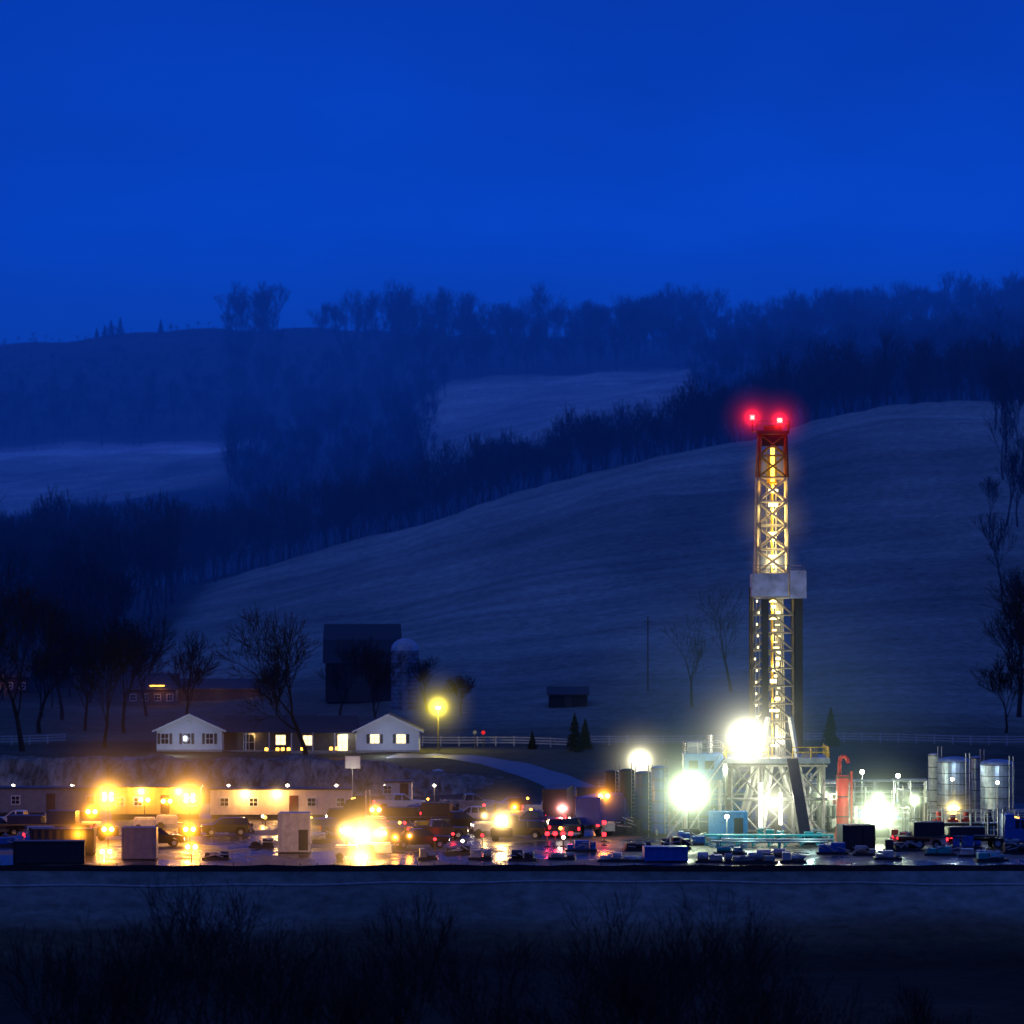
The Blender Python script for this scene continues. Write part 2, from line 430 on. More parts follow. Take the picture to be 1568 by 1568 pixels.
def forest(name, pts, scales):
    me = bpy.data.meshes.new(name); me.from_pydata([tuple(p) for p in pts], [], []); me.update()
    a = me.attributes.new('tscale', 'FLOAT', 'POINT'); a.data.foreach_set('value', np.array(scales, dtype=np.float32))
    r = me.attributes.new('trot', 'FLOAT', 'POINT'); r.data.foreach_set('value', rng.uniform(0, 6.28, len(pts)).astype(np.float32))
    ob = bpy.data.objects.new(name, me); sc.collection.objects.link(ob)
    ng = bpy.data.node_groups.new(name + '_scatter', 'GeometryNodeTree')
    ng.interface.new_socket('Geometry', in_out='INPUT', socket_type='NodeSocketGeometry')
    ng.interface.new_socket('Geometry', in_out='OUTPUT', socket_type='NodeSocketGeometry')
    n = ng.nodes; l = ng.links
    gi = n.new('NodeGroupInput'); go = n.new('NodeGroupOutput')
    ip = n.new('GeometryNodeInstanceOnPoints'); ci = n.new('GeometryNodeCollectionInfo')
    ci.inputs['Collection'].default_value = treecol; ci.inputs['Separate Children'].default_value = True; ci.inputs['Reset Children'].default_value = True
    ip.inputs['Pick Instance'].default_value = True
    l.new(gi.outputs[0], ip.inputs['Points']); l.new(ci.outputs[0], ip.inputs['Instance'])
    s1 = n.new('GeometryNodeInputNamedAttribute'); s1.data_type = 'FLOAT'; s1.inputs['Name'].default_value = 'tscale'
    s2 = n.new('GeometryNodeInputNamedAttribute'); s2.data_type = 'FLOAT'; s2.inputs['Name'].default_value = 'trot'
    cx = n.new('ShaderNodeCombineXYZ'); l.new(s2.outputs['Attribute'], cx.inputs['Z'])
    l.new(s1.outputs['Attribute'], ip.inputs['Scale']); l.new(cx.outputs[0], ip.inputs['Rotation'])
    l.new(ip.outputs[0], go.inputs[0])
    md = ob.modifiers.new('scatter', 'NODES'); md.node_group = ng
    return ob

def scatter(name, y0, y1, spacing, keep, size, bmin=-350, bmax=1950):
    pts = []; sc_ = []
    y = y0
    while y < y1:
        xa, xb = X(bmin, y), X(bmax, y); x = xa
        while x < xb:
            px = x + rng.uniform(-.6, .6) * spacing; py = y + rng.uniform(-.6, .6) * spacing
            bb = 784 + F * px / py
            if keep(bb, py):
                sz = size(bb, py) * rng.choice([.6, .8, .9, 1.0, 1.1, 1.2])
                if sz > 0.05: pts.append((px, py, Hs(px, py))); sc_.append(sz)
            x += spacing
        y += spacing
    return forest(name, pts, sc_)

scatter('hedgerow_trees', 1156, 1215, 7, lambda b, y: b > 290, lambda b, y: np.interp(b, [300, 700, 1000, 1250, 1450, 1600], [.85, .8, .75, .9, .8, .8]))
scatter('valley_woods', 1215, 1400, 14, lambda b, y: True, lambda b, y: 1.0)
scatter('left_woods', 700, 1215, 10, lambda b, y: b < np.interp(y, [700, 800, 1000, 1150, 1300], [60, 190, 250, 330, 330]) + rng.normal(0, 22),
        lambda b, y: float(np.interp(y, [700, 800, 1000], [.75, .85, 1.0])), bmin=-500, bmax=380)
scatter('right_woods', 720, 1156, 11, lambda b, y: b > np.interp(y, [700, 900, 1156], [1550, 1535, 1505]) + rng.normal(0, 10), lambda b, y: .75, bmin=1480, bmax=1950)
def keep_mid(b, y):
    if 345 < b < np.interp(y, [1400, 1700, 2000], [640, 660, 690]) + 8 * math.sin(y * .05): return True
    if b > np.interp(y, [1400, 1700, 2000], [1120, 1070, 1062]): return True
    return False
scatter('middle_woods', 1420, 2005, 15, keep_mid, lambda b, y: .95)
def far_size(b, y):
    if b < 345 or (425 < b < 478): return float(np.interp(y, [2010, 2200, 2350, 2400], [1, .55, .2, .1]))
    return 1.0 + .15 * math.sin(b * .021)
scatter('hill_forest', 2010, 2410, 14, lambda b, y: True, far_size)
def sky_keep(b, y):
    if b < 345 or 422 < b < 480: return False
    d = .5 + .5 * math.sin(b * .045) * math.sin(b * .013 + 1)
    return rng.uniform() < .3 + .6 * d
scatter('skyline_trees', 2375, 2430, 9, sky_keep, lambda b, y: 1.0 + .2 * math.sin(b * .03 + 2) + (.3 if 1010 < b < 1130 else 0) + (.1 if b > 1300 else 0))
scatter('skyline_brush', 2395, 2425, 9, lambda b, y: b < 345 and rng.uniform() < .7, lambda b, y: .2 + .1 * math.sin(b * .05), bmax=345)

def tree(name, b, r, h, seed, levels=5, k=3, mat=bark, rmin=.02, spread=.55, trunk=.24, sides=4, up=.2):
    x = X(b, r); sg = grow_tree(seed, h, levels, k, rmin, trunk, spread, up=up)
    o = bpy.data.objects.new(name, segs_mesh(name, sg, sides, mat)); sc.collection.objects.link(o)
    o.location = (x, r, Hs(x, r)); return o
tree('bare_tree', 470, 622, 20, 5, 5, 3, rmin=.025, spread=.68, trunk=.2)
tree('bare_tree', 285, 700, 14, 6, 5, 3, rmin=.025, trunk=.3)
tree('bare_tree', 160, 650, 16, 8, 5, 3, rmin=.025)
tree('bare_tree', 190, 690, 17, 9, 5, 3, rmin=.025)
tree('bare_tree', 35, 640, 22, 12, 5, 3, rmin=.025)
tree('bare_tree', 95, 720, 18, 13, 5, 3, rmin=.025)
tree('bare_tree', -30, 700, 24, 14, 5, 3, rmin=.025)
tree('bare_tree', 60, 690, 19, 24, 5, 3, rmin=.025)
tree('bare_tree', 225, 730, 15, 25, 5, 3, rmin=.025)
tree('bare_tree', 575, 690, 12, 15, 5, 3, rmin=.025)
tree('bare_tree', 1060, 720, 14, 16, 5, 2, rmin=.018)
tree('bare_tree', 1120, 740, 16, 17, 5, 2, rmin=.018)
tree('bare_tree', 1560, 700, 22, 18, 5, 3, rmin=.025)
tree('bare_tree', 1600, 640, 24, 19, 5, 3, rmin=.025)
tree('bare_tree', 1540, 680, 12, 20, 5, 3, rmin=.025)
tree('bare_tree', 705, 720, 6, 21, 5, 3, rmin=.02)
tree('bare_tree', 130, 700, 15, 22, 5, 3, rmin=.025)
tree('bare_tree', 420, 700, 11, 23, 5, 3, rmin=.025)
for i, (bb, r, te) in enumerate([(285, 210, 1322), (180, 190, 1380), (345, 230, 1338), (600, 220, 1355), (760, 200, 1420),
                                (905, 215, 1395), (1000, 225, 1350), (1085, 205, 1360), (1160, 190, 1410), (60, 230, 1410), (450, 200, 1420), (1290, 215, 1480), (1420, 230, 1500), (540, 190, 1430), (960, 190, 1440)]):
    x = X(bb, r); h = Z(te, r) - Hs(x, r)
    tree('valley_tree', bb, r, h, 40 + i, 5, 3, mat=barkn, rmin=.012, spread=.5 + .1 * (i % 3), trunk=.3 + .04 * (i % 3), up=.25, sides=3)
def conifer(name, b, r, h, seed):
    x = X(b, r); o = bpy.data.objects.new(name, segs_mesh(name, conifer_segs(seed, h), 3, needle)); sc.collection.objects.link(o)
    o.location = (x, r, Hs(x, r))
conifer('spruce_tree', 880, 640, 5, 1); conifer('spruce_tree', 1272, 650, 5.2, 2); conifer('spruce_tree', 815, 645, 2.4, 3); conifer('spruce_tree', 896, 646, 4.0, 4)
for i, (bb, hh) in enumerate([(160, 6), (170, 8), (184, 9), (148, 5), (246, 7)]): conifer('spruce_tree', bb, 2395, hh, 5 + i)

# ------------------------------------------------------------------ shared paints
white = paint('white_paint', (.62, .61, .58), .5, var=.35)
mastp = paint('mast_paint', (.30, .28, .24), .5, var=.4)
mastw = paint('mast_white_paint', (.66, .6, .48), .5, var=.35)
steel = paint('galvanised_steel', (.42, .44, .47), .45, .5, var=.3)
darksteel = paint('dark_steel', (.045, .045, .05), .5, .3)
redp = paint('red_paint', (.55, .04, .03), .45)
bluep = paint('blue_paint', (.02, .13, .5), .4)
tealp = paint('teal_paint', (.02, .38, .42), .45)
yellowp = paint('yellow_paint', (.7, .45, .04), .45)
black = paint('rubber', (.02, .02, .02), .8)
glass = paint('tinted_glass', (.015, .02, .03), .08, var=.05)
roofm = paint('shingle_roof', (.045, .048, .06), .85, scale=6)
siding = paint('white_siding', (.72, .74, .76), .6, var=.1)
brownw = paint('barn_boards', (.04, .026, .022), .9)
trimm = paint('window_trim', (.8, .8, .8), .5, var=.05)
winlit = glow('lit_window', (1, .72, .3), 3.0)
windark = glass
wood = paint('weathered_wood', (.12, .10, .08), .9)
concrete = paint('concrete', (.35, .34, .32), .9)

WARM = (1, .58, .18); ORANGE = (1, .34, .02); WHITE = (1, .95, .72); GREENW = (.80, 1, .60); REDC = (1, .02, .02); YEL = (1, .82, .12)
lampw = glow('flood_lens_white', WHITE, 40); lampo = glow('flood_lens_orange', (1, .5, .08), 22); lampwm = glow('flood_lens_warm', WARM, 30)
lampg = glow('flood_lens_green', GREENW, 40); lampr = glow('beacon_lens_red', REDC, 25); tail = glow('tail_lamp', (1, .02, .03), 6); head = glow('head_lamp', (1, .85, .6), 15)
amber = glow('amber_lamp', (1, .4, .04), 10)

# ------------------------------------------------------------------ houses
def window(g, x, z, wd, ht, y, lit, shutters=False):
    part(g, 'window_frame', MB().box(x - wd/2 - .1, x + wd/2 + .1, y - .06, y - .002, z - .1, z + ht + .1), trimm)
    a = MB(); a.box(x - wd/2, x - .03, y - .075, y - .063, z, z + ht / 2 - .03); a.box(x + .03, x + wd/2, y - .075, y - .063, z, z + ht / 2 - .03)
    a.box(x - wd/2, x - .03, y - .075, y - .063, z + ht / 2 + .03, z + ht); a.box(x + .03, x + wd/2, y - .075, y - .063, z + ht / 2 + .03, z + ht)
    part(g, 'window_panes', a, winlit if lit else windark)
    if shutters:
        q = MB(); q.box(x - wd/2 - .5, x - wd/2 - .14, y - .05, y - .004, z - .05, z + ht + .05); q.box(x + wd/2 + .14, x + wd/2 + .5, y - .05, y - .004, z - .05, z + ht + .05)
        part(g, 'shutters', q, darksteel)

def ranch_house(b, r, gw, side, wing, lit, wl, wingmat):
    x = X(b, r); g = group('ranch_house', x, r, Hs(x, r) - .1)
    hw = gw / 2
    body = MB(); pr = [(-hw, 0), (hw, 0), (hw, 2.9), (0, 4.75), (-hw, 2.9)]
    body.ext(pr, 0, 9); part(g, 'gable_walls', body, siding)
    sd = MB()
    for i in range(11): sd.box(-hw - .01, hw + .01, -.018, -.002, .45 + i * .22, .47 + i * .22)
    part(g, 'clapboard_lines', sd, steel)
    rf = MB()
    for sg in (-1, 1):
        rf.add([(0, -.5, 4.98), (sg * (hw + .55), -.5, 2.78), (sg * (hw + .55), 9.4, 2.78), (0, 9.4, 4.98),
                (0, -.5, 4.80), (sg * (hw + .55), -.5, 2.6), (sg * (hw + .55), 9.4, 2.6), (0, 9.4, 4.80)],
               [(0,1,2,3),(7,6,5,4),(0,4,5,1),(1,5,6,2),(2,6,7,3)])
    part(g, 'gable_roof', rf, roofm)
    fb = MB()
    for sg in (-1, 1): fb.add([(0, -.53, 4.98), (sg * (hw + .55), -.53, 2.78), (sg * (hw + .55), -.53, 2.58), (0, -.53, 4.78)], [(0,1,2,3)])
    part(g, 'bargeboard', fb, trimm)
    part(g, 'foundation', MB().box(-hw - .04, hw + .04, -.04, 9.04, -1, .35), concrete)
    part(g, 'attic_vent', MB().box(-.25, .25, -.05, -.003, 3.6, 4.1), steel)
    for wx in (-hw * .42, hw * .42) if lit else (-hw * .75, -hw*.08, hw * .62):
        window(g, wx, 1.25 if lit else 1.1, 1.1 if lit else (.9), 1.1 if lit else 1.3, 0, lit, True)
    x0, x1 = (hw, hw + wing) if side > 0 else (-hw - wing, -hw)
    if side > 0: x0 += .01
    else: x1 -= .01
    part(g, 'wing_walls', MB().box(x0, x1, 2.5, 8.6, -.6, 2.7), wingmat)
    rm = MB(); rm.add([(x0, 1.2, 2.5), (x1, 1.2, 2.5), (x1, 5.5, 4.6), (x0, 5.5, 4.6), (x1, 9.2, 2.6), (x0, 9.2, 2.6)], [(0,1,2,3),(3,2,4,5),(0,3,5),(1,4,2)])
    part(g, 'wing_roof', rm, roofm)
    ps = MB(); k = int(wing / 2.6)
    for i in range(k + 1): ps.box(x0 + (x1-x0) * i / k - .07 + (.1 if i == 0 else 0) - (.1 if i == k else 0), x0 + (x1-x0) * i / k + .07 + (.1 if i == 0 else 0) - (.1 if i == k else 0), 1.35, 1.5, 0, 2.5)
    part(g, 'porch_posts', ps, trimm)
    part(g, 'porch_floor', MB().box(x0, x1, 1.3, 2.5, -.6, .18), concrete)
    for (fx, w_, h_, l_) in wl: window(g, x0 + fx * (x1 - x0), .9 if h_ < 1.8 else .2, w_, h_, 2.5, l_)
    return g
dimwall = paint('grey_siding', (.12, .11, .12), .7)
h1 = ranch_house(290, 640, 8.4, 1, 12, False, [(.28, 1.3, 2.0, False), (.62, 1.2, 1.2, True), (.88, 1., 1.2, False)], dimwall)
light(h1, 8.2, 1.9, 2.1, WARM, 30, .1, 'porch_light')
light(h1, -1, -7, 1.5, (.7, .8, 1), 420, .3, 'yard_light')
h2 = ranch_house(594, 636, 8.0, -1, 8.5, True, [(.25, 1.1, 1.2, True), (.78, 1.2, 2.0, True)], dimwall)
light(h2, 0, -7, 1.5, (.7, .8, 1), 420, .3, 'yard_light'); light(h2, -5.4, 1.4, 2.2, WHITE, 60, .1, 'porch_light')

for i, bb in enumerate((408, 425, 433, 442, 463, 507, 516)):
    x = X(bb, 628); g = group('path_light', x, 628, Hs(x, 628))
    part(g, 'stake', MB().cyl((0, 0, 0), (0, 0, 1.1), .04), darksteel); part(g, 'lantern', MB().cyl((0, 0, 1.1), (0, 0, 1.45), .19), amber)
    part(g, 'cap', MB().cyl((0, 0, 1.45), (0, 0, 1.55), .24, .03), darksteel)
    if i % 2 == 0: light(g, 0, -.3, 1.4, ORANGE, 30, .1)

# barn & silo
x = X(555, 748); g = group('barn', x, 748, Hs(x, 748) - .3)
pr = [(-4.5, 0), (4.5, 0), (4.5, 6), (3.3, 9.2), (0, 11.4), (-3.3, 9.2), (-4.5, 6)]
bb_ = MB(); n = len(pr); bb_.add([(-5.4, y, z) for y, z in pr] + [(5.4, y, z) for y, z in pr], [tuple(range(n)), tuple(range(2*n-1, n-1, -1))] + [(i, (i+1) % n, n + (i+1) % n, n + i) for i in (0, 1, 6)])
part(g, 'walls', bb_, brownw)
rf = MB(); rp = [(-4.8, 5.8), (-3.4, 9.3), (0, 11.6), (3.4, 9.3), (4.8, 5.8)]
rf.add([(-5.8, y, z) for y, z in rp] + [(5.8, y, z) for y, z in rp], [(i, i+1, 5+i+1, 5+i) for i in range(4)]); part(g, 'gambrel_roof', rf, roofm)
part(g, 'sliding_door', MB().box(-2, 2, -4.62, -4.52, 0, 4), paint('faded_boards', (.07, .05, .045), .9))
x = X(620, 735); g = group('silo', x, 735, Hs(x, 735) - .3)
silom = paint('silo_staves', (.26, .30, .37), .5, .1, var=.6, scale=1.2)
part(g, 'staves', MB().cyl((0, 0, 0), (0, 0, 8.8), 2.05, n=32), silom)
hp = MB()
for i in range(13): hp.cyl((0, 0, .4 + i * .65), (0, 0, .46 + i * .65), 2.09, n=32)
part(g, 'hoops', hp, darksteel); part(g, 'dome', MB().dome((0, 0, 8.8), 2.1, 1.8, 24), steel, smooth=True)
part(g, 'ladder_chute', MB().box(-.4, .4, -2.6, -2.0, 0, 8.6), silom)
tree('bare_tree', 520, 715, 12, 32, 5, 3, rmin=.02, spread=.6); tree('bare_tree', 655, 725, 9, 33, 5, 3, rmin=.015)
def shed(name, b, r, wd, dp, wh, rh, wallm, lit=(), trimmat=None, wins=True):
    tm = trimmat or trimm
    x = X(b, r); g = group(name, x, r, Hs(x, r) - .2)
    hw = wd / 2
    bm_ = MB(); pr = [(0, 0), (dp, 0), (dp, wh), (dp/2, wh + rh), (0, wh)]
    n = 5; bm_.add([(-hw, y, z) for y, z in pr] + [(hw, y, z) for y, z in pr], [tuple(range(n)), tuple(range(9, 4, -1))] + [(i, (i+1) % n, n+(i+1) % n, n+i) for i in (0, 1, 4)])
    part(g, 'walls', bm_, wallm)
    rf = MB(); rf.add([(-hw-.3, -.4, wh-.1), (hw+.3, -.4, wh-.1), (hw+.3, dp/2, wh+rh+.1), (-hw-.3, dp/2, wh+rh+.1), (hw+.3, dp+.4, wh-.1), (-hw-.3, dp+.4, wh-.1)], [(0,1,2,3),(3,2,4,5)])
    part(g, 'roof', rf, roofm)
    part(g, 'eave_gutter', MB().box(-hw-.3, hw+.3, -.52, -.4, wh-.2, wh-.06), tm)
    part(g, 'door', MB().box(-.5, .5, -.06, -.004, 0, 2.1), tm)
    if wins:
        for i, wx in enumerate(np.linspace(-hw * .75, hw * .75, 4)): window(g, wx, 1, .8, .9, 0, i in lit)
    return g
s1 = shed('farmhouse', 232, 760, 7.5, 7, 2.8, 2.2, paint('dark_siding', (.12, .11, .12), .8), trimmat=wood)
light(s1, 1.5, -1.2, 2.9, ORANGE, 40, .1, 'eave_light'); part(s1, 'eave_lamp', MB().hexa((-.2, 2.0, -.62, -.54, 3.2), (-.2, 2.0, -.62, -.54, 3.3)), amber)
s2 = shed('equipment_shed', 335, 765, 13, 7, 2.0, 1.3, paint('rust_boards', (.13, .08, .06), .9), trimmat=wood, wins=False)
for k in (-5, 0, 5): light(s2, k, -2.2, 1.8, (1, .5, .2), 22, .1, 'shed_light')
shed('garden_shed', 870, 722, 5.6, 5, 2.2, .9, brownw, trimmat=darksteel, wins=False)
s3 = shed('farmhouse', 5, 780, 8, 7, 3, 2, brownw, trimmat=wood); light(s3, -1, -1.5, 3.2, ORANGE, 90, .1, 'eave_light')
shed('farmhouse', 118, 790, 7, 7, 2.6, 1.8, brownw, trimmat=wood, wins=False)

def board_fence(b0, b1, r, mat):
    x0, x1 = X(b0, r), X(b1, r); mbp = MB(); mbr = MB(); x = x0; g = group('board_fence', 0, 0, 0)
    while x < x1:
        z = Hs(x, r); z2 = Hs(x + 2.4, r); mbp.box(x - .07, x + .07, r - .07, r + .07, z - .3, z + 1.3)
        for h in (.45, .8, 1.15):
            mbr.add([(x, r - .1, z + h - .07), (x + 2.4, r - .1, z2 + h - .07), (x + 2.4, r - .1, z2 + h + .07), (x, r - .1, z + h + .07),
                     (x, r - .075, z + h - .07), (x + 2.4, r - .075, z2 + h - .07), (x + 2.4, r - .075, z2 + h + .07), (x, r - .075, z + h + .07)],
                    [(0,1,2,3),(7,6,5,4),(3,2,6,7),(0,4,5,1)])
        x += 2.4
    part(g, 'posts', mbp, mat); part(g, 'rails', mbr, mat)
board_fence(647, 860, 652, white); board_fence(905, 1700, 660, paint('weathered_white', (.6, .6, .62), .7)); board_fence(-120, 85, 662, MATS['weathered_white'])

def ribbon(name, pts, wd, mat, dz=.06):
    vs = []; fs = []
    P = []
    for a, b_ in zip(pts[:-1], pts[1:]):
        for t in np.linspace(0, 1, 8, endpoint=False): P.append((a[0] + (b_[0]-a[0])*t, a[1] + (b_[1]-a[1])*t))
    P.append(pts[-1])
    for i, p in enumerate(P):
        q = P[min(i+1, len(P)-1)]; o = P[max(i-1, 0)]
        d = Vector((q[0]-o[0], q[1]-o[1])).normalized(); nrm = Vector((-d.y, d.x))
        for k in (-1, -.33, .33, 1):
            x_, y_ = p[0] + nrm.x*wd/2*k, p[1] + nrm.y*wd/2*k
            vs.append((x_, y_, Hs(x_, y_) + dz))
    for i in range(len(P) - 1):
        for k in range(3): fs.append((4*i+k, 4*i+k+1, 4*i+5+k, 4*i+4+k))
    link_mesh(name, vs, fs, mat)
asph = paint('damp_asphalt', (.13, .12, .13), .5, var=.4, scale=.5)
ribbon('driveway', [(X(600, 632), 630), (X(700, 630), 628), (X(770, 618), 618), (X(830, 600), 600), (X(880, 580), 580), (X(930, 563), 563)], 6, asph)
snow = paint('old_snow', (.6, .6, .55), .7)
for (bb, r, w_) in ((665, 631, 3.2), (672, 606, 1.6)):
    x0 = X(bb, r); vs = [(x0, r, Hs(x0, r) + .22)]; n = 14
    for i in range(n):
        a = 2 * math.pi * i / n; rr = w_/2 * random.uniform(.75, 1.15); xx, yy = x0 + math.cos(a)*rr, r + math.sin(a)*rr*1.2; vs.append((xx, yy, Hs(xx, yy) + .02))
    link_mesh('snow_patch', vs, [(0, 1+i, 1+(i+1) % n) for i in range(n)], snow)

# street lamp
x = X(671, 638); g = group('street_lamp', x, 638, Hs(x, 638))
zt = Z(1082, 638) - Hs(x, 638)
part(g, 'pole', MB().cyl((0, 0, -.3), (0, 0, zt), .11, .08), wood)
part(g, 'bracket', MB().beam((0, 0, zt - .2), (0, -.9, zt + .15), .04), steel)
part(g, 'lamp_head', MB().cyl((0, -.9, zt + .02), (0, -.9, zt + .3), .28, .1), steel)
part(g, 'lens', MB().dome((0, -.9, zt + .02), .34, -.34), glow('sodium_lens', YEL, 30))
light(g, 0, -.9, zt - .6, YEL, 1000, .3); halo(g, 0, -.9, zt, 6, (1, .80, .06), .14, .5, 5)

x = X(992, 740); g = group('utility_pole', x, 740, Hs(x, 740))
part(g, 'pole', MB().cyl((0, 0, -.5), (0, 0, 11.0), .13, .09), wood); part(g, 'crossarm', MB().box(-.6, .6, -.2, -.1, 10.1, 10.2), wood)
q = MB()
for k in (-.5, .5): q.cyl((k, -.15, 10.2), (k, -.15, 10.4), .05)
part(g, 'insulators', q, steel)
for bb, mt in ((727, 0), (740, 1)):
    x = X(bb, 648); g = group('yard_marker', x, 648, Hs(x, 648))
    part(g, 'post', MB().box(-.05, .05, -.05, .05, 0, 1.8), wood); part(g, 'disc', MB().cyl((0, -.12, 1.9), (0, -.06, 1.9), .25, n=16), glow('dim_red', (1, .03, .03), .8) if mt else steel)

# ------------------------------------------------------------------ pad equipment
def flood(b, r, e, col, lens, power, R=0, a=(.12, .5, 4), heads=4, name='light_tower', carriage=True):
    x = X(b, r); z = Z(e, r); g = group(name, x, r, 0, 0)
    base = MB()
    if carriage:
        base.box(-1.1, 1.1, -.1, 1.1, .45, 1.25).box(-1.0, 1.0, -.05, 1.05, 1.25, 1.4)
        part(g, 'generator_housing', base, darksteel if heads > 2 else white, bevel=.05)
        wh = MB(); wh.cyl((-.6, -.25, .35), (-.6, -.05, .35), .35, n=16).cyl((-.6, 1.15, .35), (-.6, 1.35, .35), .35, n=16); part(g, 'wheels', wh, black)
        part(g, 'drawbar', MB().beam((1.1, .5, .5), (2.2, .5, .4), .05), darksteel)
    part(g, 'mast', MB().cyl((0, .5, .4 if carriage else 0), (0, .5, z), .06, .04), darksteel)
    hd = MB(); ln = MB(); cb = MB().beam((-.55 * heads / 4 - .1, .5, z), (.55 * heads / 4 + .1, .5, z), .04)
    for i in range(heads):
        hx = ((i % 2) - .5) * .7 if heads > 1 else 0; hz_ = z + ((i // 2) * .5 - .25 if heads > 2 else 0)
        rr = .24 if heads > 1 else .12 + .06 * random.random()
        hd.cyl((hx, .5, hz_), (hx, .33, hz_), rr * .7, rr, n=14); ln.cyl((hx, .33, hz_), (hx, .27, hz_), rr * .95, n=14)
    part(g, 'crossbar', cb, steel); part(g, 'lamp_heads', hd, darksteel); part(g, 'lenses', ln, lens)
    light(g, 0, -.1, z, col, power, .3)
    if R: halo(g, 0, .1, z, R, col, *a)
    return g

OG = (1, .42, .05)
gL = flood(165, 492, 1220, OG, lampo, 3200, 7.5, (.16, .6, 7)); flood(290, 492, 1222, OG, lampo, 3200, 8, (.18, .7, 7))
halo(gL, 6, 2, 2, 20, (1, .4, .08), .05, 0, 0)
flood(140, 500, 1243, ORANGE, lampo, 900, 4, (.1, .6, 5), 2); flood(221, 508, 1225, ORANGE, lampo, 500, 2.6, (.1, .5, 6), heads=2); flood(255, 512, 1227, ORANGE, lampo, 400, 2.2, (.1, .5, 5), heads=2)
flood(120, 470, 1277, ORANGE, lampo, 500, 4, (.1, .6, 6), 2, carriage=False); flood(165, 468, 1270, ORANGE, lampo, 500, 3.4, (.1, .6, 6), 2, carriage=False)
flood(290, 470, 1270, ORANGE, lampo, 600, 4, (.1, .6, 6), 2, carriage=False); flood(293, 458, 1297, ORANGE, lampo, 250, 3.2, (.1, .6, 5), 2, carriage=False)
flood(162, 458, 1304, ORANGE, lampo, 200, 2.6, (.1, .6, 5), heads=2, carriage=False)
gM = flood(555, 463, 1278, (1, .5, .12), lampwm, 2200, 8, (.2, .8, 9)); flood(530, 462, 1272, (1, .5, .12), lampwm, 300, 4, (0, .5, 8), heads=2); flood(582, 466, 1276, (1, .5, .12), lampwm, 300, 3.5, (0, .5, 7), heads=2)
flood(553, 455, 1313, (1, .5, .12), lampwm, 500, 6, (.12, .7, 8), 2, carriage=False)
halo(gM, 0, 0, 1, 16, (1, .45, .12), .05, 0, 0)
flood(460, 480, 1262, WARM, lampwm, 500, 4, (.12, .6, 6), 2); flood(575, 510, 1240, ORANGE, lampo, 300, 2.8, (.12, .6, 6), 2)
flood(605, 474, 1282, ORANGE, lampo, 120, 2, (.1, .5, 5), heads=1, carriage=False); flood(627, 474, 1280, ORANGE, lampo, 120, 1.6, (.1, .5, 4), heads=1, carriage=False)
flood(768, 490, 1257, WARM, lampwm, 900, 5, (.18, .7, 7)); flood(788, 520, 1236, ORANGE, lampo, 150, 2.5, (.1, .5, 5), heads=1); flood(742, 500, 1249, WARM, lampwm, 120, 1.8, (.1, .5, 5), heads=1)
flood(861, 505, 1238, (1, .35, .3), lampr, 300, 2.8, (.12, .6, 5), 2); flood(925, 500, 1219, ORANGE, lampo, 500, 3.5, (.15, .7, 5), 2)
flood(980, 524, 1165, (1, .93, .6), lampw, 600, 6, (.15, .6, 6)); flood(1055, 488, 1212, GREENW, lampg, 900, 9, (.22, 1.0, 7))
flood(1345, 490, 1250, GREENW, lampg, 1500, 8, (.22, .9, 5)); flood(1460, 500, 1238, (1, .75, .2), lampwm, 400, 3.6, (.12, .5, 5), 2)
flood(1290, 505, 1205, WHITE, lampw, 700, 0, heads=2)
for bb, pw in ((20, 700), (110, 900), (200, 900), (350, 1000), (440, 1000), (515, 900), (590, 700), (665, 450)):      # added lamps, mostly hidden by the offices, to brighten the spoil bank
    flood(bb, 557, 823 + (EYE - 2.2) * F / 557, (1, .66, .40), head, pw, 0, heads=1, name='bank_fill_light', carriage=False)
for i in range(24):       # scattered small work lights among the parked equipment
    bb = random.uniform(340, 940); rr = random.uniform(470, 550)
    flood(bb, rr, 823 + (EYE - random.uniform(.7, 1.9)) * F / rr, random.choice([ORANGE, WARM, WHITE, REDC]), random.choice([amber, head, tail, amber]), 40, 0, heads=1, name='bank_fill_light', carriage=False)

# drilling rig -----------------------------------------------------
RX = X(1187, 500); rig = group('drilling_rig', RX, 500, 0)
zf = 8.0
sub = MB()
for sx in (-4.6, -1.6, 1.6, 4.6):
    for sy in (-4, 0, 4):
        sub.beam((sx, sy, 0), (sx, sy, zf - .5), .16)
for sy in (-4, 4):
    for a, b_ in ((-4.6, -1.6), (-1.6, 1.6), (1.6, 4.6)):
        sub.beam((a, sy, .4), (b_, sy, 3.8), .09); sub.beam((b_, sy, .4), (a, sy, 3.8), .09); sub.beam((a, sy, 4), (b_, sy, 7.4), .09); sub.beam((b_, sy, 4), (a, sy, 7.4), .09)
    for zz in (.2, 3.9, 7.3): sub.beam((-5, sy, zz), (5, sy, zz), .14)
for sx in (-4.6, 4.6):
    for a, b_ in ((-4, 0), (0, 4)): sub.beam((sx, a, .4), (sx, b_, 7.4), .09); sub.beam((sx, b_, .4), (sx, a, 7.4), .09)
    for zz in (.2, 3.9, 7.3): sub.beam((sx, -4.4, zz), (sx, 4.4, zz), .14)
part(rig, 'substructure', sub, paint('substructure_paint', (.3, .3, .28), .5, var=.5))
fl = MB().box(-5.2, 5.2, -4.8, 4.8, zf - .5, zf); part(rig, 'rig_floor', fl, steel)
part(rig, 'floor_handrails', MB().rail([(-5.1, 4.7, zf), (-5.1, -4.7, zf), (-.9, -4.7, zf)]).rail([(1.5, -4.7, zf), (5.1, -4.7, zf), (5.1, 4.7, zf)]), yellowp)
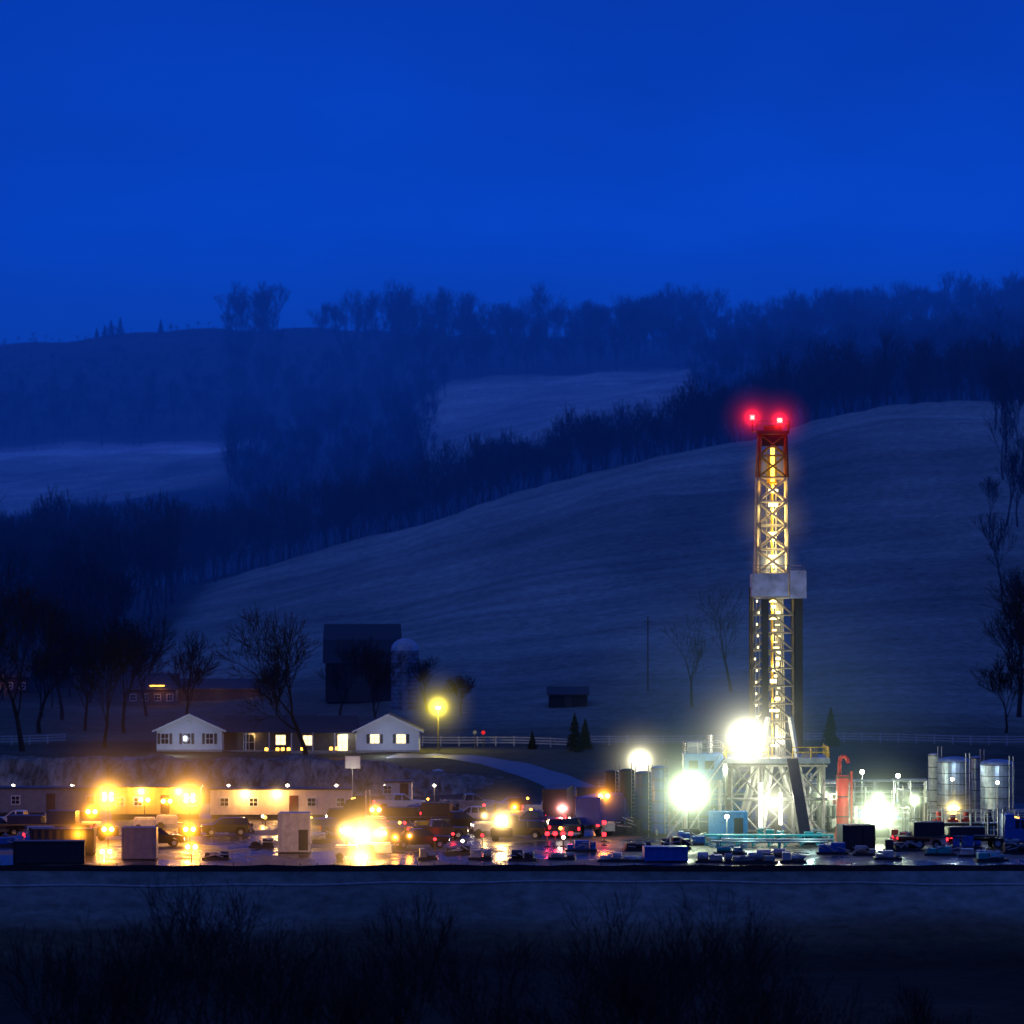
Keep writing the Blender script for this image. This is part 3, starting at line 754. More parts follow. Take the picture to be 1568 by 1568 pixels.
ww = MB().box(-3.3, -.6, 3.4, 3.5, zf, zf + 2.6).box(2.6, 4.2, -1, -.9, zf - 1, zf + .8)
part(rig, 'wind_walls', ww, mastp)
af = MB()
for sy in (-3, 3):
    af.beam((-3.6, sy, .2), (-.8, sy * .6, zf + 4), .22); af.beam((3.4, sy, .2), (1.4, sy * .6, zf + 4), .22)
    af.beam((-1.5, sy - .8, .2), (-.5, sy - .8, zf), .2); af.beam((2.6, sy - .8, .2), (.3, sy - .8, zf), .2)
part(rig, 'a_frame', af, white)
part(rig, 'substructure_lamp_panels', MB().box(-1.9, -1.55, -5.2, -5.1, 1.2, 5.6).box(.1, .4, -5.2, -5.1, 1.4, 4.6), glow('strip_lamp', (1, 1, .75), 6))
ramp_ = MB(); ramp_.add([(.9, -4.9, zf), (2.0, -4.9, zf), (2.9, -12.5, .6), (1.8, -12.5, .6), (.9, -4.9, zf - .3), (2.0, -4.9, zf - .3), (2.9, -12.5, .3), (1.8, -12.5, .3)], [(0,1,2,3),(7,6,5,4),(0,3,7,4),(1,5,6,2),(3,2,6,7)])
part(rig, 'v_door_ramp', ramp_, darksteel)
st = MB()
for i in range(26):
    t = i / 25; st.box(-11 + 5.6 * t, -10.7 + 5.6 * t, -5.9, -5.0, .3 + (zf - .4) * t, .36 + (zf - .4) * t)
st.beam((-11, -5.95, .2), (-5.3, -5.95, zf), .08).beam((-11, -4.95, .2), (-5.3, -4.95, zf), .08)
st.beam((-11, -5.95, 1.3), (-5.3, -5.95, zf + 1.1), .04)
part(rig, 'stairs', st, steel)

def lattice(x0, x1, y0, y1, z0, z1, tx0, tx1, ty0, ty1, nb, rl, rb, kind='X'):
    m_ = MB(); lf = lambda a, b_, t: a + (b_ - a) * t
    def cor(t): 
        a, b_, c, d = lf(x0, tx0, t), lf(x1, tx1, t), lf(y0, ty0, t), lf(y1, ty1, t); z = lf(z0, z1, t)
        return [Vector((a, c, z)), Vector((b_, c, z)), Vector((b_, d, z)), Vector((a, d, z))]
    br = MB()
    for i in range(nb):
        A = cor(i / nb); B_ = cor((i + 1) / nb)
        for k in range(4):
            m_.beam(A[k], B_[k], rl); k2 = (k + 1) % 4
            br.beam(A[k], A[k2], rb)
            if kind == 'X': br.beam(A[k], B_[k2], rb); br.beam(A[k2], B_[k], rb)
            else:
                mid = (B_[k] + B_[k2]) / 2; br.beam(A[k], mid, rb); br.beam(A[k2], mid, rb)
    A = cor(1)
    for k in range(4): br.beam(A[k], A[(k+1) % 4], rb)
    return m_, br
legs, br = lattice(-2.35, 1.85, -1.2, 1.6, zf, 24.0, -2.35, 1.8, -1.2, 1.6, 9, .14, .075, 'K')
part(rig, 'lower_mast_legs', legs, paint('grey_mast_paint', (.06, .06, .055), .5, var=.4)); part(rig, 'lower_mast_bracing', br, paint('lower_brace_paint', (.24, .22, .18), .5, var=.6, scale=.7))
legs, br = lattice(-1.95, 1.3, -1.1, 1.3, 24.0, 36.0, -1.75, 1.15, -1.0, 1.2, 5, .17, .11, 'X')
part(rig, 'upper_mast_legs', legs, mastw); part(rig, 'upper_mast_bracing', br, mastw)
legs, br = lattice(-1.75, 1.15, -1.0, 1.2, 36.05, 40.4, -1.55, 1.0, -.9, 1.1, 2, .17, .085, 'X')
part(rig, 'mast_top_legs', legs, paint('dark_red_paint', (.36, .03, .02), .45)); part(rig, 'mast_top_bracing', br, paint('ochre_paint', (.22, .10, .03), .5))
cb = MB().box(-1.9, 1.35, -1.2, 1.4, 40.4, 40.75).box(-1.2, .7, -.6, .8, 40.75, 41.3); cb.rail([(-1.9, -1.2, 40.75), (1.35, -1.2, 40.75), (1.35, 1.4, 40.75)], .9)
cb.box(-1.5, .95, -.7, .9, 39.2, 40.35)
cb.beam((-2.35, -1.1, 40.6), (-2.35, -1.1, 41.8), .05).beam((.4, -1.1, 40.7), (.4, -1.1, 41.5), .05).beam((-2.4, -1.1, 40.6), (-1.8, -1.1, 40.6), .06)
part(rig, 'crown_block', cb, darksteel)
part(rig, 'aviation_beacons', MB().cyl((-2.35, -1.1, 41.8), (-2.35, -1.1, 42.3), .24, n=12).cyl((.4, -1.1, 41.5), (.4, -1.1, 42.0), .28, n=12), lampr)
for bx, bz, pw in ((-2.35, 42.05, 50), (.4, 41.75, 110)):
    halo(rig, bx, -1.1, bz, 4, (1, .012, .02), .1, .6, 3); light(rig, bx, -1.6, bz - .1, REDC, pw, .2, 'beacon_bulb')
part(rig, 'beacon_core', MB().cyl((.4, -1.42, 41.65), (.4, -1.4, 41.85), .16).cyl((-2.35, -1.38, 42.0), (-2.35, -1.36, 42.1), .1), lampwm)
rp = MB()
for i in range(5):
    for j in range(3): rp.cyl((.25 + i * .19, .2 + j * .25, zf), (.0 + i * .19, .2 + j * .25, 25.5 + .1 * ((i*3+j) % 4)), .065, n=6)
part(rig, 'racked_drill_pipe', rp, steel)
part(rig, 'drill_line', MB().beam((-.5, -.1, 14), (-.5, -.1, 40.4), .03).beam((-.2, -.1, 14), (-.2, -.1, 40.4), .03).beam((-.85, .5, zf), (-.85, .5, 40.4), .05).beam((.1, .5, zf), (.1, .5, 40.4), .05), steel)
part(rig, 'top_drive', MB().box(-.8, .15, -.6, .4, 35.4, 37.2).cyl((-.33, -.1, 37.2), (-.33, -.1, 38.2), .45, n=12).cyl((-.33, -.1, zf), (-.33, -.1, 35.4), .1), yellowp)
part(rig, 'ladder', MB().beam((-2.1, -1.3, zf), (-1.8, -1.25, 40), .03).beam((-1.75, -1.3, zf), (-1.45, -1.25, 40), .03), mastp)
part(rig, 'wind_wall_column', MB().box(1.95, 2.7, -1.3, 1.6, 8.5, 24.0).box(-1.45, -.75, -1.36, -1.3, 9, 23.8), paint('black_panel', (.012, .012, .015), .6))
part(rig, 'standpipe', MB().cyl((-2.6, -.9, 2), (-2.6, -.9, 25), .09, n=8), darksteel)
mb_ = MB().box(-2.4, 2.9, -2.0, 2.0, 24.0, 24.15)
part(rig, 'racking_board_floor', mb_, steel)
part(rig, 'racking_board_windbreak', MB().box(-2.4, 1.2, -2.05, -1.97, 24.15, 26.4).box(1.4, 3.0, -2.15, -2.07, 23.9, 26.7).box(-2.45, -2.38, -1.9, 1.9, 24.15, 26.3).box(3.0, 3.06, -2.0, 1.9, 24.0, 26.6), paint('aluminium_sheet', (.45, .5, .7), .5, .1, var=.5, scale=.8))
part(rig, 'racking_fingers', MB().rail([(-2.3, -1.6, 26.4), (2.9, -1.6, 26.4)], .8), steel)
light(rig, .5, -6, 21, (.7, .78, 1), 200, .2, 'board_lamp')
for zz, pw in ((10.5, 220), (13.5, 80), (17, 110), (20, 80), (22.8, 130), (27.3, 700), (29.8, 420), (32.6, 380), (35.0, 280), (38.0, 300)):
    light(rig, -.1, -.35, zz, (1, .5, .06) if zz > 34 else (1, .72, .22), pw, .12, 'mast_lamp')
ml = MB(); mr_ = random.Random(3)
for k in range(26):
    zz = 9 + k * .58
    ml.box(-.35 + mr_.uniform(-.3, .5), -.1 + mr_.uniform(.1, .6), -.6, -.5, zz, zz + mr_.uniform(.08, .4))
    if k % 2: x_ = -2.15 + mr_.uniform(-.1, .35); ml.box(x_, x_ + .14, -1.45, -1.4, zz, zz + .22)
for zz in (27.2, 27.9, 30.2, 33.1, 34.5): ml.box(-.7, .25, -.6, -.45, zz, zz + .35)
part(rig, 'mast_lamp_tubes', ml, glow('tube_lamp', (1, .82, .36), 4))
part(rig, 'top_lamp_tube', MB().box(-.5, -.1, -.68, -.6, 35.6, 39.0), glow('amber_tube', (1, .6, .08), 4))
halo(rig, -.2, 0, 27.5, 3.2, (1, .9, .45), .12, .8, 1.5)
halo(rig, -.2, 0, 36.8, 4, (1, .6, .1), .12, .2, 0)
halo(rig, -.2, 0, 31.8, 5, (1, .75, .25), .08, .08, 0)
dog = MB().box(-9.3, -5.4, -3.5, 1.5, zf - 2.2, zf + .4); part(rig, 'doghouse', dog, paint('pale_blue_paint', (.08, .22, .45), .5), bevel=.05)
part(rig, 'doghouse_legs', MB().beam((-9.1, -3.2, 0), (-9.1, -3.2, zf - 2.2), .14).beam((-5.7, -3.2, 0), (-5.7, -3.2, zf - 2.2), .14).beam((-9.1, 1.2, 0), (-9.1, 1.2, zf - 2.2), .14).beam((-9.1, -3.2, .3), (-5.7, -3.2, zf - 2.4), .08), white)
part(rig, 'doghouse_windows', MB().box(-8.8, -7.9, -3.56, -3.5, zf - 1.1, zf - .3).box(-7.2, -6.3, -3.56, -3.5, zf - 1.1, zf - .3), glass)
part(rig, 'doghouse_handrail', MB().rail([(-9.2, -3.4, zf + .4), (-5.4, -3.4, zf + .4)]).rail([(-9.2, 1.4, zf + .4), (-5.4, 1.4, zf + .4)]), steel)
part(rig, 'doghouse_roof_unit', MB().box(-8.9, -7.4, -1.8, -.4, zf + .4, zf + 1.5).cyl((-6.6, -1, zf + .4), (-6.6, -1, zf + 2.2), .3), steel)
part(rig, 'flood_bracket', MB().beam((-3.2, -4.6, zf), (-3.2, -4.6, 10.3), .07).beam((-4.2, -4.6, 9.9), (-2.0, -4.6, 9.9), .05), steel)
part(rig, 'flood_lenses', MB().box(-4.2, -3.5, -4.85, -4.75, 9.6, 10.3).box(-3.3, -2.6, -4.85, -4.75, 9.8, 10.5).box(-2.4, -1.8, -4.85, -4.75, 9.3, 9.9), lampw)
light(rig, -3.1, -5.4, 10, WHITE, 1100, .4, 'flood_bulb'); halo(rig, -3.1, -4.9, 10, 9, (1, .98, .68), .2, .9, 7)
for p, pw in (((0, -5.6, 4.2), 380), ((-2.5, -1, 5.5), 250), ((2, -1, 5), 220), ((0, 0, zf + 1.6), 260)):
    light(rig, *p, WHITE if p[0] <= 0 else GREENW, pw, .3, 'substructure_lamp')
halo(rig, -.4, -5.5, 3.6, 5.5, (1, 1, .70), .25, .6, .8)
halo(rig, -1, 0, 7, 26, (.5, .85, .9), .055, 0, 0)

bop = MB().cyl((0, 0, .2), (0, 0, 1.2), .6, n=16).cyl((0, 0, 1.2), (0, 0, 2.2), .45, n=16).box(-1.2, 1.2, -.4, .4, 2.2, 2.9).box(-1.2, 1.2, -.4, .4, 3.1, 3.8).cyl((0, 0, 3.8), (0, 0, 5), .7, .5, n=16)
g = group('blowout_preventer', RX, 499, 0); part(g, 'ram_stack', bop, darksteel, bevel=.04)

def container(name, b, r, wd, dp, ht, mat, rz=0, z0=0.15, door=True):
    x = X(b, r); g = group(name, x, r, 0, rz); n = int(wd / .35); hw = wd / 2
    prof = []
    for i in range(n + 1):
        xx = -hw + wd * i / n; prof += [(xx, 0 if i % 2 else .06)]
    V = []; Fs = []
    for i, (xx, yy) in enumerate(prof): V += [(xx, yy, z0 + .15), (xx, yy, z0 + ht - .15)]
    for i in range(len(prof) - 1): Fs.append((2*i, 2*i+2, 2*i+3, 2*i+1))
    part(g, 'corrugated_side', MB().add(V, Fs), mat)
    part(g, 'shell', MB().box(-hw, hw, .08, dp, z0 + .02, z0 + ht - .01), mat)
    fr = MB().box(-hw, hw, -.05, .1, z0, z0 + .14).box(-hw, hw, -.05, .1, z0 + ht - .14, z0 + ht).box(-hw - .02, -hw + .15, -.06, .12, z0 - .05, z0 + ht + .01).box(hw - .15, hw + .02, -.06, .12, z0 - .05, z0 + ht + .01)
    part(g, 'frame', fr, mat); part(g, 'skids', MB().box(-hw, hw, .1, .3, 0, z0).box(-hw, hw, dp - .3, dp - .1, 0, z0), darksteel)
    if door: part(g, 'door', MB().box(hw * .3, hw * .3 + .9, -.03, .0, z0 + .15, z0 + 2.1), darksteel)
    return g

def office(name, b, r, wd, ht, wallm, lamps, rz=0):
    x = X(b, r); g = group(name, x, r, 0, rz); hw = wd / 2
    part(g, 'walls', MB().box(-hw, hw, 0, 3.2, .45, ht), wallm)
    part(g, 'roof', MB().hexa((-hw - .15, hw + .15, -.15, 3.35, ht), (-hw - .15, hw + .15, -.1, 3.3, ht + .16)), darksteel)
    part(g, 'skirting', MB().box(-hw + .1, hw - .1, .1, 3.1, 0, .45), darksteel)
    part(g, 'door', MB().box(hw * .12, hw * .12 + .95, -.05, -.003, .5, 2.5), paint('brown_door', (.12, .04, .03), .5))
    part(g, 'steps', MB().box(hw * .12 - .2, hw * .12 + 1.15, -1.0, -.5, 0, .22).box(hw * .12 - .2, hw * .12 + 1.15, -.5, -.06, 0, .44), steel)
    for k in np.linspace(-.8, .85, 5):
        if abs(k * hw - hw * .12 - .5) > 1.6: window(g, k * hw, 1.4, .8, .8, 0, False)
    for k in lamps:
        part(g, 'wall_lamp', MB().box(k - .22, k + .22, -.3, -.08, ht - .6, ht - .25), lampwm); light(g, k, -1.1, ht - .5, (1, .5, .12), 420, .15, 'wall_lamp_bulb')
        halo(g, k, -.3, ht - .4, 2.2, WARM, .1, .5, 3)
    rb = MB()
    for i in range(int(wd / .6)): rb.box(-hw + i * .6, -hw + i * .6 + .03, -.02, -.003, .5, ht - .05)
    part(g, 'siding_ribs', rb, wallm)
    return g
cream = paint('cream_panel', (.72, .62, .52), .5, var=.15)
office('site_office', 430, 530, 15, 3.1, cream, (-3.8, -.4))
office('site_office', 238, 531, 9.5, 3.3, paint('yellow_panel', (.8, .6, .15), .5, var=.15), (-1.5, 2.5))
office('site_office', 60, 534, 13, 3.0, paint('grey_panel', (.25, .25, .27), .5), ())
office('site_office', 610, 556, 3, 2.6, cream, ())
container('storage_container', 450, 472, 3.0, 2.6, 3.7, paint('dull_white', (.5, .5, .52), .5, var=.35))
container('storage_container', 213, 462, 3.2, 2.5, 2.9, paint('grey_paint', (.22, .22, .28), .5), 0, .15, False)
container('storage_container', 95, 470, 6, 2.5, 2.3, darksteel)
container('storage_container', 75, 456, 6.5, 2.4, 2.0, darksteel, 3, .15, False)
container('storage_container', 1115, 492, 3.8, 2.6, 2.7, paint('sky_blue_paint', (.03, .22, .55), .45))
container('storage_container', 1020, 459, 4, 2.2, 1.3, bluep, 4, .15, False)
container('storage_container', 1315, 478, 3.2, 2.5, 2.2, darksteel, 10)
container('storage_container', 1115, 508, 4.0, 2.5, 4.0, MATS['pale_blue_paint'])

x = X(540, 520); g = group('site_sign', x, 520, 0)
part(g, 'pole', MB().cyl((0, 0, 0), (0, 0, 6.0), .06, n=8), steel); part(g, 'panel', MB().box(-.75, .75, -.12, -.05, 5.9, 7.1), siding)
part(g, 'panel_frame', MB().box(-.82, .82, -.05, 0, 5.83, 7.17), steel); light(g, 0, -1.6, 5.6, WHITE, 40, .1, 'sign_lamp')

def vtank(name, b, r, rad, top_e, mat, z0=.2):
    x = X(b, r); zt = Z(top_e, r); g = group(name, x, r, 0)
    part(g, 'shell', MB().cyl((0, 0, z0), (0, 0, zt), rad, n=28), mat, smooth=False)
    part(g, 'top', MB().dome((0, 0, zt), rad, rad * .3, 28), mat, smooth=True)
    part(g, 'skid', MB().box(-rad, rad, -rad, rad, 0, z0), darksteel)
    bd = MB()
    k = max(3, int(zt / 1.1))
    for i in range(k + 1): bd.cyl((0, 0, z0 + (zt - z0 - .1) * i / k), (0, 0, z0 + .08 + (zt - z0 - .1) * i / k), rad + .04, n=28)
    part(g, 'hoops', bd, darksteel)
    ld = MB().beam((rad * .6, -rad * .95, 0), (rad * .6, -rad * .95, zt + .9), .04).beam((rad * .6 + .4, -rad * .85, 0), (rad * .6 + .4, -rad * .85, zt + .9), .04)
    for i in range(int(zt / .4)): ld.beam((rad * .6, -rad * .95, .3 + i * .4), (rad * .6 + .4, -rad * .85, .3 + i * .4), .025)
    part(g, 'ladder', ld, steel)
    part(g, 'outlet_pipe', MB().cyl((-rad * .4, -rad, .6), (-rad * .4, -rad - .6, .6), .12, n=8).cyl((-rad * .4, -rad - .6, .6), (-rad * .4, -rad - .6, .1), .12, n=8), steel)
    return g
tankm = paint('tank_grey', (.28, .34, .45), .35, .4, var=.5)
dbl = paint('deep_blue_paint', (.01, .09, .42), .35)
vtank('storage_tank', 1010, 500, .85, 1176, dbl); vtank('storage_tank', 936, 515, .7, 1182, darksteel); vtank('storage_tank', 960, 513, .75, 1180, darksteel)
vtank('storage_tank', 985, 506, .85, 1184, paint('steel_blue_paint', (.01, .05, .24), .4))
vtank('storage_tank', 1461, 512, 1.75, 1166, tankm); vtank('storage_tank', 1430, 516, .6, 1156, white); vtank('storage_tank', 1527, 505, 1.75, 1170, tankm); vtank('storage_tank', 1495, 520, .6, 1160, tankm); vtank('storage_tank', 1600, 508, 1.8, 1165, tankm)
for bb, rr in ((1458, 506), (1527, 499)): 
    g = group('bank_fill_light', X(bb, rr), rr, 0); part(g, 'pole', MB().cyl((0, 0, 0), (0, 0, 5.4), .05), steel); part(g, 'lens', MB().cyl((0, -.1, 5.4), (0, 0, 5.4), .16), lampw); light(g, 0, .4, 6.4, (.65, .85, 1), 220, .15)

x = X(1290, 498); g = group('mud_gas_separator', x, 498, 0)
pts = [(-.3, 0, 5), (-.3, 0, 7.6), (-.15, 0, 8.0), (.15, 0, 8.1), (.45, 0, 7.9), (.6, 0, 7.4)]
gn = MB()
for a, b_ in zip(pts[:-1], pts[1:]): gn.cyl(a, b_, .2, n=10)
part(g, 'gooseneck', gn, redp); part(g, 'vessel', MB().cyl((0, 0, 1), (0, 0, 6.2), .62, n=20).cyl((0, 0, .3), (0, 0, 1), .25, .62, n=20), redp)
part(g, 'vessel_bands', MB().cyl((0, 0, 2), (0, 0, 2.12), .66, n=20).cyl((0, 0, 4), (0, 0, 4.12), .66, n=20).cyl((0, 0, 5.9), (0, 0, 6.05), .68, n=20), darksteel)
part(g, 'legs', MB().beam((-.7, -.7, 0), (-.4, -.4, 2), .07).beam((.7, -.7, 0), (.4, -.4, 2), .07).beam((.7, .7, 0), (.4, .4, 2), .07).beam((-.7, .7, 0), (-.4, .4, 2), .07), redp)
part(g, 'vent_pipe', MB().cyl((.9, 0, 0), (.9, 0, 6.6), .13, n=8).cyl((.9, 0, 5.6), (.3, 0, 5.6), .13, n=8), redp)
light(g, 0, -3, 4, (1, .8, .7), 260, .2, 'work_lamp')

def mud_tank(b, r, wd, ht, mat, seed, rz=0, canopy=False):
    R = random.Random(seed); x = X(b, r); g = group('mud_tank', x, r, 0, rz); hw = wd / 2
    part(g, 'tank_wall', MB().box(-hw, hw, 0, 2.6, .3, ht), mat)
    rb = MB()
    for i in range(int(wd / .8) + 1): rb.box(-hw + i * .8, -hw + i * .8 + .08, -.1, -.003, .3, ht)
    part(g, 'ribs', rb, darksteel); part(g, 'skids', MB().box(-hw - .4, hw + .4, -.05, .25, 0, .3).box(-hw - .4, hw + .4, 2.3, 2.6, 0, .3), darksteel)
    part(g, 'walkway', MB().box(-hw, hw, -.7, 0 - .1, ht - .05, ht), steel)
    part(g, 'handrails', MB().rail([(-hw, -.65, ht), (hw, -.65, ht), (hw, 2.5, ht)], 1.1, .035).rail([(-hw, 2.55, ht), (hw, 2.55, ht)]), white)
    mo = MB(); 
    for i in range(int(wd / 1.6)):
        mx = -hw + .8 + i * 1.6 + R.uniform(-.3, .3); hh = R.uniform(.5, 1.2); mo.cyl((mx, 1.2, ht), (mx, 1.2, ht + hh), .28, n=10).box(mx - .5, mx + .5, .9, 1.5, ht, ht + .25)
    part(g, 'agitator_motors', mo, R.choice([bluep, redp, darksteel]))
    pp = MB(); pd = MB()
    for i in range(3):
        zz = .6 + i * .5; (pp if i % 2 else pd).cyl((-hw - .5, -.35 - .1 * i, zz), (hw * R.uniform(.3, 1), -.35 - .1 * i, zz), .09, n=8)
    for i in range(8):
        px = R.uniform(-hw, hw); (pp if i % 2 else pd).cyl((px, -.4 - .05 * i, .3), (px, -.4 - .05 * i, ht + R.uniform(-.5, 1.8)), .05 + .03 * (i % 3), n=8)
    part(g, 'pipework', pp, white); part(g, 'hose_runs', pd, darksteel)
    sc_ = MB()
    for i in range(10): t = i / 9; sc_.box(hw + .2 + t * 1.6, hw + .5 + t * 1.6, -.6, .2, ht - .1 - (ht - .3) * t, ht - .05 - (ht - .3) * t)
    part(g, 'stairs', sc_, steel)
    if canopy:
        cp = MB()
        for cx in (-hw + .2, 0, hw - .2):
            for cy in (.1, 2.4): cp.beam((cx, cy, ht), (cx, cy, ht + 2.2), .06)
        for cy in (.1, 2.4): cp.beam((-hw, cy, ht + 2.2), (hw, cy, ht + 2.2), .07)
        part(g, 'canopy_frame', cp, steel); part(g, 'shale_shakers', MB().box(-hw + .4, -hw + 1.7, .3, 2.1, ht, ht + 1.3).box(-.4, .9, .3, 2.1, ht, ht + 1.0), paint('machine_grey', (.3, .32, .32), .5), bevel=.05)
    return g
greyt = paint('tank_paint', (.4, .42, .44), .5, var=.4)
mud_tank(1262, 506, 3.2, 2.8, greyt, 1, 0, True); mud_tank(1340, 512, 7.5, 2.7, greyt, 2, 0, True); mud_tank(1350, 497, 5.5, 1.9, greyt, 3); mud_tank(1395, 503, 3.5, 3.2, greyt, 4, 0, True)
mud_tank(1075, 506, 4.5, 2.8, bluep, 5, 0, True); mud_tank(1470, 494, 6, 1.7, darksteel, 6); mud_tank(1120, 520, 4.5, 5.0, greyt, 7, 0, False)
mud_tank(1545, 492, 5, 1.8, bluep, 8); mud_tank(1300, 516, 6, 3.6, greyt, 9); mud_tank(1420, 520, 6, 3.4, greyt, 10); mud_tank(1235, 512, 3, 4.4, greyt, 11)
for i, (p, pw) in enumerate((((X(1340, 507), 503, 3.6), 700), ((X(1260, 500), 500, 4), 400), ((X(1400, 496), 496, 3.8), 400), ((X(1110, 503), 502, 6.6), 250), ((X(1105, 500), 488, 2.6), 160), ((X(1320, 509), 509, 6), 350), ((X(1375, 509), 509, 5.6), 250), ((X(1440, 512), 512, 5.2), 200))):
    g = group('bank_fill_light', p[0], p[1], 0); part(g, 'pole', MB().cyl((0, 0, 0), (0, 0, p[2]), .05, n=8), steel); part(g, 'lens', MB().cyl((0, -.1, p[2]), (0, .02, p[2]), .2), lampw); part(g, 'bracket', MB().box(-.22, .22, .03, .1, p[2] - .2, p[2] + .2), darksteel)
    light(g, 0, -.7, p[2], GREENW, pw, .15)
    if i < 4: halo(g, 0, -.2, p[2], 2.8, GREENW, .12, .5, 4)

x = X(1190, 484); g = group('pipe_catwalk', x, 484, 0)
cw = MB().box(-7, 5.5, 0, 1.6, .9, 1.05)
for k in range(9): cw.beam((-7 + k * 1.55, .1, 0), (-7 + k * 1.55, .1, .9), .07).beam((-7 + k * 1.55, 1.5, 0), (-7 + k * 1.55, 1.5, .9), .07)
for k in range(8): cw.beam((-7 + k * 1.55, .1, 0.05), (-5.45 + k * 1.55, .1, .9), .05)
part(g, 'deck_frame', cw, tealp)
pi = MB()
for k in range(8): pi.cyl((-6.5, -1.2 - k * .2, .55), (4.8, -1.2 - k * .2, .5), .085, n=8)
for k in range(5): pi.cyl((-5.5, -1.3 - k * .2, .74), (5.4, -1.3 - k * .2, .7), .085, n=8)
part(g, 'drill_pipes', pi, steel); part(g, 'rack_sills', MB().box(-6, -5.8, -3, -1, 0, .45).box(0, .2, -3, -1, 0, .45).box(4.2, 4.4, -3, -1, 0, .45), tealp)
light(g, -3, -3, 3.2, (.5, 1, .9), 350, .2, 'deck_lamp'); light(g, 3, -3, 3.2, (.6, 1, .9), 350, .2, 'deck_lamp')

def skid(b, r, wd, ht, mat, seed):
    R = random.Random(seed); x = X(b, r); g = group('equipment_skid', x, r, 0, R.uniform(-8, 8)); hw = wd / 2
    part(g, 'frame', MB().box(-hw, hw, 0, .2, 0, .25).box(-hw, hw, 1.6, 1.8, 0, .25).box(-hw, -hw + .2, .2, 1.6, 0, .25).box(hw - .2, hw, .2, 1.6, 0, .25), darksteel)
    bx = MB(); xx = -hw + .2
    while xx < hw - .5:
        w_ = R.uniform(.5, 1.4); w_ = min(w_, hw - .1 - xx); h_ = ht * R.uniform(.5, 1)
        if R.random() < .35: bx.cyl((xx, .9, .25 + h_ * .4), (xx + w_, .9, .25 + h_ * .4), h_ * .4, n=12)
        else: bx.box(xx, xx + w_, .25, 1.55, .25, h_)
        xx += w_ + R.uniform(.05, .3)
    part(g, 'machinery', bx, mat, bevel=.04)
    pp = MB()
    for i in range(4):
        a = R.uniform(-hw, hw * .5); pp.cyl((a, .1, R.uniform(.3, ht)), (a + R.uniform(.4, 1.5), .1, R.uniform(.3, ht)), .05, n=6)
    part(g, 'hoses', pp, steel)
for i, (bb, r, wd, ht, mt) in enumerate([(950, 459, 4.2, .9, white), (1090, 458, 3, 1, white), (1150, 457, 5, .9, concrete), (1215, 458, 2.4, 1.0, white), (1275, 470, 3, 1.3, bluep),
      (1380, 475, 3.4, 1.2, darksteel), (1440, 468, 3, 1.1, tealp), (1500, 466, 4, .8, white), (1560, 470, 3, 1.2, darksteel), (890, 474, 3, 1.2, bluep), (1035, 478, 3, 1.4, darksteel),
      (700, 470, 2.5, 1.2, darksteel), (800, 460, 2.6, 1.0, darksteel), (735, 462, 2.2, 1.2, white), (640, 500, 3, 1.5, yellowp), (400, 480, 2.4, 1.2, darksteel), (490, 488, 2.2, 1.6, white),
      (370, 505, 2.6, 1.2, darksteel), (655, 462, 1.8, 1.1, concrete), (1010, 520, 4, 1.6, redp), (690, 540, 3, 1.6, darksteel), (1245, 485, 2, 1.6, tealp), (1420, 488, 2.6, 2.0, white), (20, 482, 3.5, 1.6, bluep), (1120, 470, 3, 1.1, tealp),
      (960, 500, 3, 2.0, darksteel), (1060, 484, 3, 1.6, bluep), (1385, 485, 3, 1.6, redp), (1480, 478, 3, 1.4, bluep), (1330, 468, 3, .9, concrete), (1180, 490, 3, 1.6, tealp), (900, 545, 4, 2.2, darksteel), (760, 535, 3, 1.8, bluep), (980, 475, 3, 1.0, darksteel),
      (1360, 462, 2.6, .9, white), (1520, 460, 3, .8, tealp), (1180, 466, 3, .8, white), (860, 462, 2.5, .8, concrete), (330, 462, 2.5, .8, darksteel)]):
    skid(bb, r, wd, ht, mt, 60 + i)

# ------------------------------------------------------------------ vehicles
def arch(cx, r, n=7):
    return [(cx + r * math.cos(a), .38 + r * math.sin(a)) for a in np.linspace(0, math.pi, n)]
def wheels(g, xs, wd, r=.4):
    w1 = MB(); w2 = MB()
    for x in xs:
        for sy in (-1, 1):
            w1.cyl((x, sy * (wd/2 - .26), r), (x, sy * (wd/2 + .01), r), r, n=18); w2.cyl((x, sy * (wd/2 - .2), r), (x, sy * (wd/2 + .03), r), r * .55, n=12)
    part(g, 'tyres', w1, black); part(g, 'hubs', w2, steel)
def cab(g, b, t, mat):
    part(g, 'windows', MB().hexa(b, t), glass)
    x0, x1, y0, y1, z = b; a0, a1, c0, c1, w_ = t
    part(g, 'cab_roof', MB().hexa((a0 - .03, a1 + .03, c0 - .03, c1 + .03, w_ - .02), (a0 + .06, a1 - .1, c0 + .06, c1 - .06, w_ + .07)), mat, bevel=.02)
    pl = MB()
    for (p, q) in (((x0, y0, z), (a0, c0, w_)), ((x1, y0, z), (a1, c0, w_)), ((x1, y1, z), (a1, c1, w_)), ((x0, y1, z), (a0, c1, w_))): pl.beam(p, q, .05)
    mx = (x0 + x1) / 2 - .1
    for s_ in (0, 1): pl.beam((mx, (y0, y1)[s_], z), (mx, (c0, c1)[s_], w_), .05)
    part(g, 'pillars', pl, mat)
